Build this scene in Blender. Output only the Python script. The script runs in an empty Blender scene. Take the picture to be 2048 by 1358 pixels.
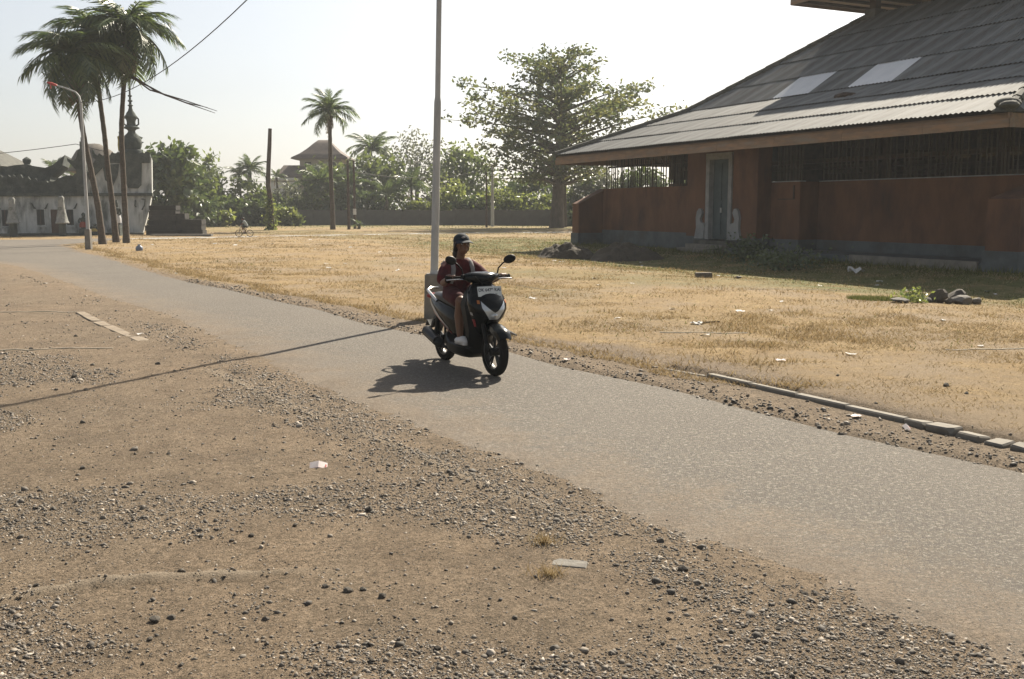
import bpy, bmesh, math, random
import numpy as np
from mathutils import Vector, Matrix, Euler, Quaternion

# ------------------------------------------------------------------ camera, sky, sun, exposure
SC = bpy.context.scene
COL = SC.collection
F, PITCH, CAMH = 1991.0, math.atan(262 / 1991.0), 1.72
SUN_AZ, SUN_EL = math.radians(25.5), math.radians(39.0)      # to the right of the view axis / above horizon
cam_data = bpy.data.cameras.new('camera')
cam = bpy.data.objects.new('camera', cam_data)
COL.objects.link(cam)
cam_data.sensor_width = 36.0
cam_data.lens = 36.0 * F / 2048.0
cam_data.clip_start = 0.05
cam_data.clip_end = 9000
cam.location = (0, 0, CAMH)
cam.rotation_euler = (math.pi / 2 - PITCH, 0, 0)
SC.camera = cam

world = bpy.data.worlds.new('World')
SC.world = world
world.use_nodes = True
wn = world.node_tree
wn.nodes.clear()
sky = wn.nodes.new('ShaderNodeTexSky')
sky.sky_type = 'NISHITA'
sky.sun_disc = False
sky.sun_elevation = SUN_EL
sky.sun_rotation = SUN_AZ
sky.altitude = 0
sky.air_density = 1.0
sky.dust_density = 2.0
sky.ozone_density = 1.0
bgn = wn.nodes.new('ShaderNodeBackground')
bgn.inputs['Strength'].default_value = 0.05
won = wn.nodes.new('ShaderNodeOutputWorld')
hsv = wn.nodes.new('ShaderNodeHueSaturation')                # milky, hazy sky
hsv.inputs['Saturation'].default_value = 0.42
hsv.inputs['Value'].default_value = 1.08
wn.links.new(sky.outputs[0], hsv.inputs['Color'])
wn.links.new(hsv.outputs[0], bgn.inputs[0])
wn.links.new(bgn.outputs[0], won.inputs[0])

sun_data = bpy.data.lights.new('sun', 'SUN')
sun_data.energy = 5.0
sun_data.angle = math.radians(0.53)
sun_data.color = (1.0, 0.90, 0.745)
sun = bpy.data.objects.new('sun', sun_data)
COL.objects.link(sun)
sdir = Vector((math.sin(SUN_AZ) * math.cos(SUN_EL), math.cos(SUN_AZ) * math.cos(SUN_EL), math.sin(SUN_EL)))
sun.rotation_euler = (-sdir).to_track_quat('-Z', 'Y').to_euler()
sun.location = sdir * 60

SC.view_settings.view_transform = 'Standard'
SC.view_settings.look = 'None'
SC.view_settings.gamma = 1.0
SC.view_settings.exposure = 1.30
SC.view_settings.use_curve_mapping = False
SC.render.engine = 'CYCLES'
cy = SC.cycles
cy.max_bounces = 6
cy.diffuse_bounces = 3
cy.glossy_bounces = 2
cy.transmission_bounces = 4
cy.transparent_max_bounces = 8
cy.volume_bounces = 0
cy.caustics_reflective = False
cy.caustics_refractive = False
cy.use_denoising = True
cy.sample_clamp_indirect = 6.0

# ------------------------------------------------------------------ photo pixel -> place helpers
CP, SP = math.cos(PITCH), math.sin(PITCH)


def ray(px, py):
    a, b = (px - 1024) / F, (679 - py) / F
    return np.array([a, CP + b * SP, -SP + b * CP])


def G(px, py, z=0.0):
    d = ray(px, py)
    t = (z - CAMH) / d[2]
    return Vector((d[0] * t, d[1] * t, z))


def AT(px, py, Y):
    d = ray(px, py)
    t = Y / d[1]
    return Vector((d[0] * t, Y, CAMH + d[2] * t))


# ------------------------------------------------------------------ noise
def _hash(i, j, seed):
    n = (i * 374761393 + j * 668265263 + seed * 974711) & 0x7fffffff
    n = (n ^ (n >> 13)) * 1274126177 & 0x7fffffff
    return ((n ^ (n >> 16)) & 0xffff) / 65535.0


def vnoise(x, y, seed=0):
    x = np.asarray(x, float); y = np.asarray(y, float)
    i = np.floor(x).astype(np.int64); j = np.floor(y).astype(np.int64)
    fx, fy = x - i, y - j
    fx = fx * fx * (3 - 2 * fx); fy = fy * fy * (3 - 2 * fy)
    a, b = _hash(i, j, seed), _hash(i + 1, j, seed)
    c, d = _hash(i, j + 1, seed), _hash(i + 1, j + 1, seed)
    return (a * (1 - fx) + b * fx) * (1 - fy) + (c * (1 - fx) + d * fx) * fy


def fbm(x, y, oct=4, seed=0):
    s, a, t = 0, 1.0, 0
    for k in range(oct):
        s = s + a * vnoise(x * 2 ** k, y * 2 ** k, seed + k * 17); t += a; a *= 0.5
    return s / t


def sstep(a, b, x):
    t = np.clip((x - a) / (b - a), 0, 1)
    return t * t * (3 - 2 * t)


# ------------------------------------------------------------------ mesh builder
class MB:
    def __init__(self):
        self.v, self.f, self.sm = [], [], []

    def add(self, vs, fs, smooth=False):
        o = len(self.v)
        self.v += [tuple(p) for p in vs]
        self.f += [tuple(i + o for i in q) for q in fs]
        self.sm += [smooth] * len(fs)
        return self

    def box(self, c, s, rot=None, taper=1.0, bev=0.0):
        hx, hy, hz = s[0] / 2, s[1] / 2, s[2] / 2
        R = Euler(rot).to_matrix() if rot else Matrix.Identity(3)
        if bev:
            bm = bmesh.new()
            bmesh.ops.create_cube(bm, size=1.0)
            for v in bm.verts:
                k = taper if v.co.z > 0 else 1.0
                v.co = Vector((v.co.x * s[0] * k, v.co.y * s[1] * k, v.co.z * s[2]))
            bmesh.ops.bevel(bm, geom=list(bm.edges), offset=bev, segments=1, affect='EDGES')
            bm.verts.index_update()
            vs = [R @ v.co + Vector(c) for v in bm.verts]
            fs = [[v.index for v in f.verts] for f in bm.faces]
            bm.free()
            return self.add(vs, fs)
        vs = []
        for z in (-hz, hz):
            k = taper if z > 0 else 1.0
            for x, y in ((-hx, -hy), (hx, -hy), (hx, hy), (-hx, hy)):
                vs.append(R @ Vector((x * k, y * k, z)) + Vector(c))
        return self.add(vs, [(3, 2, 1, 0), (4, 5, 6, 7), (0, 1, 5, 4), (1, 2, 6, 5), (2, 3, 7, 6), (3, 0, 4, 7)])

    def bx(self, x0, x1, y0, y1, z0, z1):
        return self.box(((x0 + x1) / 2, (y0 + y1) / 2, (z0 + z1) / 2), (x1 - x0, y1 - y0, z1 - z0))

    def tube(self, pts, r, n=8, cap=True, smooth=True, flat=1.0):
        pts = [Vector(p) for p in pts]
        if not hasattr(r, '__len__'):
            r = [r] * len(pts)
        vs, fs = [], []
        t0 = (pts[1] - pts[0]).normalized()
        up = Vector((0, 0, 1)) if abs(t0.z) < 0.9 else Vector((1, 0, 0))
        nx = t0.cross(up).normalized()
        for i, p in enumerate(pts):
            if i == 0: t = pts[1] - pts[0]
            elif i == len(pts) - 1: t = pts[-1] - pts[-2]
            else: t = pts[i + 1] - pts[i - 1]
            t.normalize()
            nx = (nx - t * nx.dot(t)).normalized()
            ny = t.cross(nx)
            for k in range(n):
                a = 2 * math.pi * k / n
                vs.append(p + nx * (r[i] * math.cos(a)) + ny * (r[i] * flat * math.sin(a)))
        for i in range(len(pts) - 1):
            for k in range(n):
                a, b = i * n + k, i * n + (k + 1) % n
                fs.append((a, b, b + n, a + n))
        if cap:
            fs.append(tuple(range(n - 1, -1, -1)))
            fs.append(tuple(range((len(pts) - 1) * n, len(pts) * n)))
        return self.add(vs, fs, smooth)

    def lathe(self, prof, n=16, c=(0, 0, 0), axis='Z', smooth=True, closed=False, arc=1.0):
        vs, fs = [], []
        for r, h in prof:
            for k in range(n):
                a = 2 * math.pi * arc * k / n
                x, y = r * math.cos(a), r * math.sin(a)
                p = {'Z': (x, y, h), 'Y': (x, h, y), 'X': (h, x, y)}[axis]
                vs.append((p[0] + c[0], p[1] + c[1], p[2] + c[2]))
        m = len(prof)
        for i in range(m if closed else m - 1):
            j = (i + 1) % m
            for k in range(n):
                k2 = (k + 1) % n
                fs.append((i * n + k, i * n + k2, j * n + k2, j * n + k))
        if not closed:
            if prof[0][0] > 1e-5: fs.append(tuple(range(n - 1, -1, -1)))
            if prof[-1][0] > 1e-5: fs.append(tuple((m - 1) * n + k for k in range(n)))
        return self.add(vs, fs, smooth)

    def loft(self, secs, cap=True, smooth=True, closed=True):
        n = len(secs[0]); vs = [p for s in secs for p in s]; fs = []
        for i in range(len(secs) - 1):
            for k in range(n if closed else n - 1):
                k2 = (k + 1) % n
                fs.append((i * n + k, i * n + k2, (i + 1) * n + k2, (i + 1) * n + k))
        if cap and closed:
            fs.append(tuple(range(n - 1, -1, -1))); fs.append(tuple((len(secs) - 1) * n + k for k in range(n)))
        return self.add(vs, fs, smooth)

    def ell(self, c, r, n=12, m=8, rot=None):
        R = Euler(rot).to_matrix() if rot else Matrix.Identity(3)
        vs, fs = [], []
        for i in range(m + 1):
            ph = math.pi * i / m
            for k in range(n):
                a = 2 * math.pi * k / n
                s = max(math.sin(ph), 1e-3)
                vs.append(R @ Vector((r[0] * s * math.cos(a), r[1] * s * math.sin(a), -r[2] * math.cos(ph))) + Vector(c))
        for i in range(m):
            for k in range(n):
                k2 = (k + 1) % n
                fs.append((i * n + k, i * n + k2, (i + 1) * n + k2, (i + 1) * n + k))
        fs.append(tuple(range(n - 1, -1, -1))); fs.append(tuple(m * n + k for k in range(n)))
        return self.add(vs, fs, True)

    def prism(self, poly, d0, d1, plane='XZ', smooth=False):
        """polygon (a,b) extruded between d0 and d1 along the axis normal to plane"""
        def P(a, b, d):
            return {'XZ': (a, d, b), 'YZ': (d, a, b), 'XY': (a, b, d)}[plane]
        n = len(poly)
        vs = [P(a, b, d0) for a, b in poly] + [P(a, b, d1) for a, b in poly]
        fs = [tuple(range(n)), tuple(range(2 * n - 1, n - 1, -1))]
        fs += [(k, k + n, (k + 1) % n + n, (k + 1) % n) for k in range(n)]
        return self.add(vs, fs, smooth)

    def mesh(self, name):
        me = bpy.data.meshes.new(name)
        me.from_pydata(self.v, [], self.f)
        if any(self.sm):
            me.polygons.foreach_set('use_smooth', self.sm)
            me.update()
            me.set_sharp_from_angle(angle=math.radians(42))
        return me

    def obj(self, name, mat, parent=None, fix=True):
        me = self.mesh(name)
        if fix:
            bm = bmesh.new(); bm.from_mesh(me)
            bmesh.ops.recalc_face_normals(bm, faces=bm.faces)
            bm.to_mesh(me); bm.free()
        return link(name, me, mat, parent)


def link(name, me, mat=None, parent=None, loc=None, rot=None):
    o = bpy.data.objects.new(name, me)
    COL.objects.link(o)
    if mat is not None and not len(me.materials):
        me.materials.append(mat)
    if parent is not None: o.parent = parent
    if loc is not None: o.location = loc
    if rot is not None: o.rotation_euler = rot
    return o


def thing(name, label, cat, loc=(0, 0, 0), rotz=0.0, group=None):
    o = bpy.data.objects.new(name, None)
    o.empty_display_size = 0.2
    COL.objects.link(o)
    o.location = loc
    o.rotation_euler = (0, 0, rotz)
    return tag(o, label, cat, group)


def tag(o, label, cat, group=None, kind=None):
    o['label'] = label; o['category'] = cat
    if group: o['group'] = group
    if kind: o['kind'] = kind
    return o


def struct(o):
    o['kind'] = 'structure'
    return o


def raw_mesh(name, V, Fc, attrs=None, smooth=False):
    """fast mesh from numpy: V (n,3), Fc (m,k) same-size faces"""
    me = bpy.data.meshes.new(name)
    V = np.asarray(V, np.float32); Fc = np.asarray(Fc, np.int32)
    m, k = Fc.shape
    me.vertices.add(len(V)); me.vertices.foreach_set('co', V.ravel())
    me.loops.add(m * k); me.loops.foreach_set('vertex_index', Fc.ravel())
    me.polygons.add(m)
    me.polygons.foreach_set('loop_start', np.arange(0, m * k, k, dtype=np.int32))
    if smooth:
        me.polygons.foreach_set('use_smooth', np.ones(m, dtype=bool))
    me.update(calc_edges=True)
    for nm, arr in (attrs or {}).items():
        a = me.attributes.new(nm, 'FLOAT', 'POINT')
        a.data.foreach_set('value', np.asarray(arr, np.float32))
    return me


# ------------------------------------------------------------------ materials
ALB = 0.76


def _rgb(c):
    return (c[0] * ALB, c[1] * ALB, c[2] * ALB, 1.0)


class NT:
    def __init__(self, name):
        self.m = bpy.data.materials.new(name); self.m.use_nodes = True
        self.t = self.m.node_tree
        self.b = self.t.nodes['Principled BSDF']
        self.out = self.t.nodes['Material Output']

    def n(self, typ, **kw):
        nd = self.t.nodes.new(typ)
        for k, v in kw.items(): setattr(nd, k, v)
        return nd

    def l(self, a, b): self.t.links.new(a, b)

    def coord(self, space='Object', scale=(1, 1, 1)):
        c = self.n('ShaderNodeTexCoord'); mp = self.n('ShaderNodeMapping')
        mp.inputs['Scale'].default_value = scale
        self.l(c.outputs[space], mp.inputs['Vector'])
        return mp.outputs[0]

    def noise(self, vec, scale, detail=4, rough=0.6, lo=0.35, hi=0.65, dist=0.0):
        nz = self.n('ShaderNodeTexNoise')
        nz.inputs['Scale'].default_value = scale; nz.inputs['Detail'].default_value = detail
        nz.inputs['Roughness'].default_value = rough; nz.inputs['Distortion'].default_value = dist
        self.l(vec, nz.inputs['Vector'])
        mr = self.n('ShaderNodeMapRange')
        mr.inputs['From Min'].default_value = lo; mr.inputs['From Max'].default_value = hi
        self.l(nz.outputs['Fac'], mr.inputs['Value'])
        return mr.outputs[0]

    def mix(self, fac, a, b, blend='MIX'):
        mx = self.n('ShaderNodeMix', data_type='RGBA', blend_type=blend)
        if isinstance(fac, (int, float)): mx.inputs[0].default_value = fac
        else: self.l(fac, mx.inputs[0])
        for i, c in ((6, a), (7, b)):
            if isinstance(c, (tuple, list)): mx.inputs[i].default_value = _rgb(c)
            else: self.l(c, mx.inputs[i])
        return mx.outputs[2]

    def math(self, op, a, b=None, clamp=False):
        md = self.n('ShaderNodeMath', operation=op); md.use_clamp = clamp
        for i, c in enumerate((a, b)):
            if c is None: continue
            if isinstance(c, (int, float)): md.inputs[i].default_value = c
            else: self.l(c, md.inputs[i])
        return md.outputs[0]

    def attr(self, name):
        a = self.n('ShaderNodeAttribute'); a.attribute_name = name
        return a.outputs['Fac']

    def bump(self, h, strength=0.3, dist=0.01, prev=None):
        bp = self.n('ShaderNodeBump')
        bp.inputs['Strength'].default_value = strength; bp.inputs['Distance'].default_value = dist
        self.l(h, bp.inputs['Height'])
        if prev is not None: self.l(prev, bp.inputs['Normal'])
        return bp.outputs[0]


def pm(name, c1, c2=None, scale=6.0, rough=0.7, metal=0.0, bump=0.0, bscale=40.0, bdist=0.004, rnd=0.0, spec=0.3, coat=0.0,
       stain=None, sscale=1.5, stretch=(1, 1, 1), slo=0.5, shi=0.7):
    t = NT(name)
    v = t.coord('Object', stretch)
    c2 = c2 or tuple(x * 0.75 for x in c1)
    col = t.mix(t.noise(v, scale), c1, c2)
    if stain:
        col = t.mix(t.noise(v, sscale, 6, 0.65, slo, shi), col, stain)
    if rnd:
        oi = t.n('ShaderNodeObjectInfo')
        hs = t.n('ShaderNodeHueSaturation')
        mr = t.n('ShaderNodeMapRange')
        mr.inputs['To Min'].default_value = 1 - rnd; mr.inputs['To Max'].default_value = 1 + rnd
        t.l(oi.outputs['Random'], mr.inputs['Value']); t.l(mr.outputs[0], hs.inputs['Value'])
        t.l(col, hs.inputs['Color']); col = hs.outputs[0]
    t.l(col, t.b.inputs['Base Color'])
    t.b.inputs['Roughness'].default_value = rough
    t.b.inputs['Metallic'].default_value = metal
    t.b.inputs['Specular IOR Level'].default_value = spec
    t.b.inputs['Coat Weight'].default_value = coat
    t.b.inputs['Coat Roughness'].default_value = 0.05
    if bump:
        t.l(t.bump(t.noise(v, bscale, 5, 0.65, 0.2, 0.8), bump, bdist), t.b.inputs['Normal'])
    return t.m


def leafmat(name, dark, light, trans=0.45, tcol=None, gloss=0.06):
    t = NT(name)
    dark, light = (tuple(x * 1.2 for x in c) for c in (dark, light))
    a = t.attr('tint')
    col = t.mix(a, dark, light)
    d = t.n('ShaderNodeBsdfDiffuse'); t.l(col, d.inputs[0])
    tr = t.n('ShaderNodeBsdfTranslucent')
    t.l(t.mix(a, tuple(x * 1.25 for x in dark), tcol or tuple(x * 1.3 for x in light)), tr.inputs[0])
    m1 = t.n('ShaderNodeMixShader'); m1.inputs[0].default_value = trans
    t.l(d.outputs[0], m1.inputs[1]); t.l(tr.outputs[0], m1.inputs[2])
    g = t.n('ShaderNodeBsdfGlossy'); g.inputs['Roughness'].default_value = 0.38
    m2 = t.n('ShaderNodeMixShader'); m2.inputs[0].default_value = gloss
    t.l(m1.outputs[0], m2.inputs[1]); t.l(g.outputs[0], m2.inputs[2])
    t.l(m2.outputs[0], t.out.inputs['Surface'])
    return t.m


def tintmat(name, cols, rough=0.85, spec=0.25, trans=0.0):
    t = NT(name)
    rp = t.n('ShaderNodeValToRGB')
    els = rp.color_ramp.elements
    while len(els) < len(cols): els.new(0.5)
    for i, c in enumerate(cols):
        els[i].position = i / (len(cols) - 1); els[i].color = _rgb(c)
    t.l(t.attr('tint'), rp.inputs[0])
    if trans:
        d = t.n('ShaderNodeBsdfDiffuse'); tr = t.n('ShaderNodeBsdfTranslucent'); mx = t.n('ShaderNodeMixShader')
        t.l(rp.outputs[0], d.inputs[0]); t.l(rp.outputs[0], tr.inputs[0]); mx.inputs[0].default_value = trans
        t.l(d.outputs[0], mx.inputs[1]); t.l(tr.outputs[0], mx.inputs[2]); t.l(mx.outputs[0], t.out.inputs['Surface'])
    else:
        t.l(rp.outputs[0], t.b.inputs['Base Color'])
        t.b.inputs['Roughness'].default_value = rough
        t.b.inputs['Specular IOR Level'].default_value = spec
    return t.m


M = {}
M['trunk_palm'] = pm('trunk_palm', (0.125, 0.10, 0.075), (0.07, 0.056, 0.043), 5, 0.9, bump=0.5, bscale=14, stretch=(1, 1, 3))
M['bark'] = pm('bark', (0.14, 0.115, 0.09), (0.08, 0.065, 0.05), 4, 0.92, bump=0.6, bscale=12, stretch=(1, 1, 0.4))
M['deadwood'] = pm('deadwood', (0.115, 0.085, 0.068), (0.06, 0.045, 0.037), 4, 0.9, bump=0.4, bscale=12)
M['frond'] = leafmat('frond', (0.034, 0.066, 0.026), (0.10, 0.14, 0.048), 0.48, (0.23, 0.29, 0.07))
M['frond_dry'] = leafmat('frond_dry', (0.16, 0.11, 0.06), (0.28, 0.21, 0.12), 0.35)
M['leaf_dark'] = leafmat('leaf_dark', (0.035, 0.062, 0.028), (0.085, 0.12, 0.04), 0.4, (0.15, 0.2, 0.045))
M['leaf_mid'] = leafmat('leaf_mid', (0.05, 0.08, 0.03), (0.12, 0.155, 0.05), 0.45, (0.22, 0.27, 0.06))
M['leaf_light'] = leafmat('leaf_light', (0.07, 0.10, 0.03), (0.17, 0.2, 0.06), 0.5, (0.32, 0.36, 0.08))
M['leaf_almond'] = leafmat('leaf_almond', (0.05, 0.08, 0.03), (0.13, 0.15, 0.055), 0.5, (0.26, 0.25, 0.07))
M['leaf_grey'] = leafmat('leaf_grey', (0.08, 0.09, 0.06), (0.15, 0.16, 0.1), 0.4)
M['wood'] = pm('wood', (0.30, 0.19, 0.115), (0.21, 0.15, 0.105), 3, 0.8, bump=0.3, bscale=20, rnd=0.12, stain=(0.24, 0.20, 0.16), sscale=1.2, stretch=(0.6, 3, 3))
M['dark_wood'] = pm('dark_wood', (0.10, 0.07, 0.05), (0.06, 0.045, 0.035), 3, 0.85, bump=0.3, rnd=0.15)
M['bamboo'] = pm('bamboo', (0.10, 0.088, 0.062), (0.055, 0.048, 0.035), 3, 0.7, rnd=0.25)
M['orange_wall'] = pm('orange_wall', (0.19, 0.092, 0.05), (0.135, 0.065, 0.037), 1.3, 0.9, bump=0.35, bscale=25, stain=(0.075, 0.04, 0.031), sscale=0.7, slo=0.46, shi=0.7, stretch=(1.4, 1.4, 0.6))
M['plinth'] = pm('plinth', (0.125, 0.145, 0.15), (0.085, 0.102, 0.11), 1.8, 0.9, bump=0.4, bscale=22, stain=(0.10, 0.10, 0.09), sscale=0.9)
M['grey_stone'] = pm('grey_stone', (0.33, 0.34, 0.34), (0.24, 0.25, 0.255), 3, 0.85, bump=0.4, bscale=20)
M['door_green'] = pm('door_green', (0.075, 0.11, 0.12), (0.05, 0.075, 0.085), 2, 0.6, bump=0.1)
M['roof_sheet'] = pm('roof_sheet', (0.235, 0.24, 0.23), (0.155, 0.168, 0.168), 0.9, 0.72, bump=0.15, bscale=30, rnd=0.16, spec=0.26, stain=(0.13, 0.115, 0.10), sscale=1.1, stretch=(2.6, 0.5, 1))
M['skylight'] = pm('skylight', (0.85, 0.86, 0.86), (0.72, 0.74, 0.75), 1.0, 0.3, spec=0.5)
M['cap_tile'] = pm('cap_tile', (0.13, 0.13, 0.11), (0.075, 0.075, 0.065), 3, 0.9, bump=0.4)
M['concrete'] = pm('concrete', (0.28, 0.255, 0.215), (0.18, 0.165, 0.14), 4, 0.9, bump=0.4, bscale=30, stain=(0.17, 0.165, 0.145), sscale=1.4)
M['dusty_concrete'] = pm('dusty_concrete', (0.30, 0.245, 0.18), (0.20, 0.162, 0.12), 6, 0.95, bump=0.5, bscale=30, stain=(0.17, 0.14, 0.105), sscale=5)
M['galv'] = pm('galv', (0.52, 0.53, 0.52), (0.40, 0.41, 0.41), 7, 0.55, 0.0, bump=0.1, stain=(0.33, 0.32, 0.30), sscale=3, stretch=(1, 1, 0.25))
M['stone_dark'] = pm('stone_dark', (0.16, 0.14, 0.115), (0.085, 0.075, 0.062), 14, 0.9, bump=0.5, bscale=30, bdist=0.01, rnd=0.25)
M['stone_grey'] = pm('stone_grey', (0.22, 0.205, 0.18), (0.13, 0.12, 0.105), 10, 0.9, bump=0.5, bscale=30, bdist=0.01, rnd=0.2)
M['temple_white'] = pm('temple_white', (0.68, 0.69, 0.67), (0.46, 0.48, 0.465), 1.6, 0.9, bump=0.3, bscale=10, stain=(0.11, 0.125, 0.115), sscale=0.75, stretch=(1.6, 1.6, 0.55), slo=0.47, shi=0.66)
M['temple_dark'] = pm('temple_dark', (0.10, 0.115, 0.10), (0.05, 0.06, 0.055), 2.0, 0.95, bump=0.8, bscale=6, bdist=0.05, stain=(0.2, 0.215, 0.2), sscale=1.1, slo=0.58, shi=0.75)
M['dark_brick'] = pm('dark_brick', (0.055, 0.05, 0.042), (0.03, 0.028, 0.026), 3, 0.95, bump=0.6, bscale=8, bdist=0.03, rnd=0.3)
M['opening'] = pm('opening', (0.03, 0.035, 0.035), (0.02, 0.022, 0.022), 2, 0.7)
M['brown_door'] = pm('brown_door', (0.12, 0.075, 0.05), (0.08, 0.05, 0.035), 2, 0.8)
M['wire'] = pm('wire', (0.05, 0.05, 0.05), None, 2, 0.7)
M['yellow_cloth'] = pm('yellow_cloth', (0.55, 0.42, 0.13), (0.42, 0.3, 0.08), 4, 0.9)
M['roof_tile'] = pm('roof_tile', (0.15, 0.115, 0.095), (0.10, 0.08, 0.068), 2, 0.85, bump=0.5, bscale=6)
M['house_wall'] = pm('house_wall', (0.42, 0.37, 0.30), (0.32, 0.28, 0.23), 1, 0.9)
M['white_paint'] = pm('white_paint', (0.72, 0.73, 0.72), (0.6, 0.6, 0.6), 3, 0.7)
M['paper'] = pm('paper', (0.74, 0.72, 0.69), (0.6, 0.58, 0.55), 9, 0.8, rnd=0.15)
M['plastic_blue'] = pm('plastic_blue', (0.22, 0.26, 0.34), (0.16, 0.19, 0.26), 6, 0.5)
M['carton'] = pm('carton', (0.74, 0.68, 0.66), (0.62, 0.5, 0.48), 9, 0.7)
M['red_print'] = pm('red_print', (0.55, 0.08, 0.06), (0.42, 0.06, 0.05), 8, 0.6)
M['cord'] = pm('cord', (0.46, 0.41, 0.32), (0.36, 0.32, 0.25), 8, 0.9)
M['soil'] = pm('soil', (0.085, 0.068, 0.048), (0.05, 0.042, 0.03), 3, 0.95, bump=0.8, bscale=9, bdist=0.04)
# ------------------------------------------------------------------ ground, road, path
R_PX = [(2048, 945), (1850, 903), (1700, 870), (1500, 820), (1330, 775), (1130, 733), (1020, 703), (870, 676), (720, 645), (640, 622),
        (500, 590), (330, 553), (200, 515), (135, 497), (112, 490)]
L_PX = [(2000, 1345), (1700, 1225), (1500, 1130), (1250, 1060), (1000, 950), (800, 868), (620, 785), (480, 705), (330, 637), (150, 580), (60, 545), (0, 527)]
Rw = [G(*p) for p in R_PX]; Lw = [G(*p) for p in L_PX]


def ext(ws):
    d = (ws[0] - ws[2]); d = d / abs(d.y)
    return [ws[0] + d * 14] + ws


Rw = ext(Rw) + [Vector((-21.6, 50, 0)), Vector((-22.5, 58, 0))]
Lw = ext(Lw) + [Vector((-19.5, 34, 0)), Vector((-30, 41, 0)), Vector((-52, 47, 0)), Vector((-80, 50, 0))]
RY, RX = np.array([p.y for p in Rw]), np.array([p.x for p in Rw])
LY, LX = np.array([p.y for p in Lw]), np.array([p.x for p in Lw])
XR = lambda y: np.interp(y, RY, RX)
XL = lambda y: np.interp(y, LY, LX)
ROAD_END = 56.0
P_PX = [(60, 481), (180, 479), (260, 477.3), (400, 474.8), (487, 473), (600, 471.4), (700, 469.5), (850, 467), (1000, 465), (1165, 463.5)]
Pw = [G(*p) for p in P_PX]
PX_, PY_ = np.array([p.x for p in Pw] + [30.0]), np.array([p.y for p in Pw] + [86.0])
YP = lambda x: np.interp(x, PX_, PY_)
BU = np.array([-0.43052214, 0.90258002]); BN = np.array([0.90258002, 0.43052214])   # along / away from the pavilion front


def road_in(x, y):
    d = np.minimum((x - XL(y)) * 0.72, (XR(y) - x) * 0.72)
    return np.where(y < ROAD_END, np.minimum(d, (ROAD_END - y)), -9.0)


def path_in(x, y):
    return np.where((x > -26) & (x < 30), 1.75 - np.abs(y - YP(x)), -9.0)


def right_side(x, y):
    return np.where(y < ROAD_END, (x - XR(y)) * 0.75, 5.0 + (y - ROAD_END))


KERB_PX = [(1330, 742), (1450, 765), (1600, 800), (1750, 836), (1850, 860), (1950, 884), (2048, 906)]
Kw = [G(*p) for p in KERB_PX]
kd = (Kw[-1] - Kw[-3]).normalized()
Kw = Kw + [Kw[-1] + kd * 1.2, Kw[-1] + kd * 3.5]
KY, KX = np.array([p.y for p in Kw])[::-1], np.array([p.x for p in Kw])[::-1]


EDGES = [[G(-80, 1231), G(60, 1206), G(180, 1186), G(300, 1174), G(420, 1168), G(560, 1162), G(720, 1155)],
         [G(420, 745), G(560, 812), G(680, 858), G(820, 912), G(960, 975), G(1100, 1028), G(1260, 1090)]]


def edging(x, y):
    """0..1 on the tops of two kerbs long buried under dust, and the signed side"""
    out = np.zeros_like(x)
    for k, pts_ in enumerate(EDGES):
        best = np.full_like(x, 9.0)
        al = np.zeros_like(x)
        for j in range(len(pts_) - 1):
            a, b = pts_[j], pts_[j + 1]
            dx, dy = b.x - a.x, b.y - a.y
            u = np.clip(((x - a.x) * dx + (y - a.y) * dy) / (dx * dx + dy * dy), 0, 1)
            d = np.hypot(x - a.x - u * dx, y - a.y - u * dy)
            al = np.where(d < best, (j + u) / (len(pts_) - 1), al); best = np.minimum(best, d)
        w = (0.055, 0.10)[k] * (0.75 + 0.5 * vnoise(x * 5, y * 5, 200 + k))
        fade = sstep(1.0, 0.7, al) * sstep(0.35, 0.6, vnoise(al * 9.0, al * 0, 210 + k) + (0.35, 0.22)[k])
        out = np.maximum(out, sstep(w, w * 0.45, best) * fade * (1.0, 0.55)[k])
    return out


def zg(x, y, micro=True):
    sc_ = np.ndim(x) == 0
    x = np.atleast_1d(np.asarray(x, float)); y = np.atleast_1d(np.asarray(y, float))
    di = road_in(x, y)
    rs = right_side(x, y)
    und = (fbm(x * 0.16 + 3, y * 0.16, 3, 5) - 0.5) * 0.10 * sstep(0.0, 3.0, -di)
    left = rs < -1
    # far side verge and field a little higher behind the kerb stones
    kx = np.interp(y, KY, KX)
    behind = sstep(0.02, 0.12, x - kx) * (y < 10.6) * (y > -2) * 0.055
    fieldz = 0.022 + und + behind
    perp = x * BN[0] + y * BN[1]
    u = x * BU[0] + y * BU[1]
    fieldz = fieldz - 0.25 * np.exp(-((perp - 19.0) / 3.2) ** 2) * sstep(8, 14, u) * sstep(58, 44, u)
    dirtz = 0.025 + und * 0.8
    zo = np.where(left, dirtz, fieldz)
    ramp = np.where(left, sstep(-0.95, 0.35, -di + 0.22 * (fbm(x * 7.5, y * 7.5, 3, 71) - 0.5)), sstep(-0.18, 0.10, -di))
    z = -0.05 + (zo + 0.05) * ramp
    pin = path_in(x, y)
    z = z - 0.07 * sstep(-0.1, 0.5, pin) * (di < 0)
    if micro:
        near = sstep(40, 12, np.hypot(x, y))
        dirtw = np.where(left, 1.0, 0.55)
        n1 = fbm(x * 3.1, y * 3.1, 3, 11) - 0.5
        n2 = fbm(x * 11.0, y * 11.0, 2, 23) - 0.5
        nr = (x > -7) & (x < 3) & (y > 2.5) & (y < 13)
        if np.any(nr):
            e_ = np.zeros_like(z); e_[nr] = edging(x[nr], y[nr]) if z.ndim else 0
            z = z + e_ * 0.026
        z = z + near * dirtw * (n1 * 0.022 + n2 * 0.013) * sstep(-0.15, 0.7, -di)
    return float(z[0]) if sc_ else z


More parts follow.
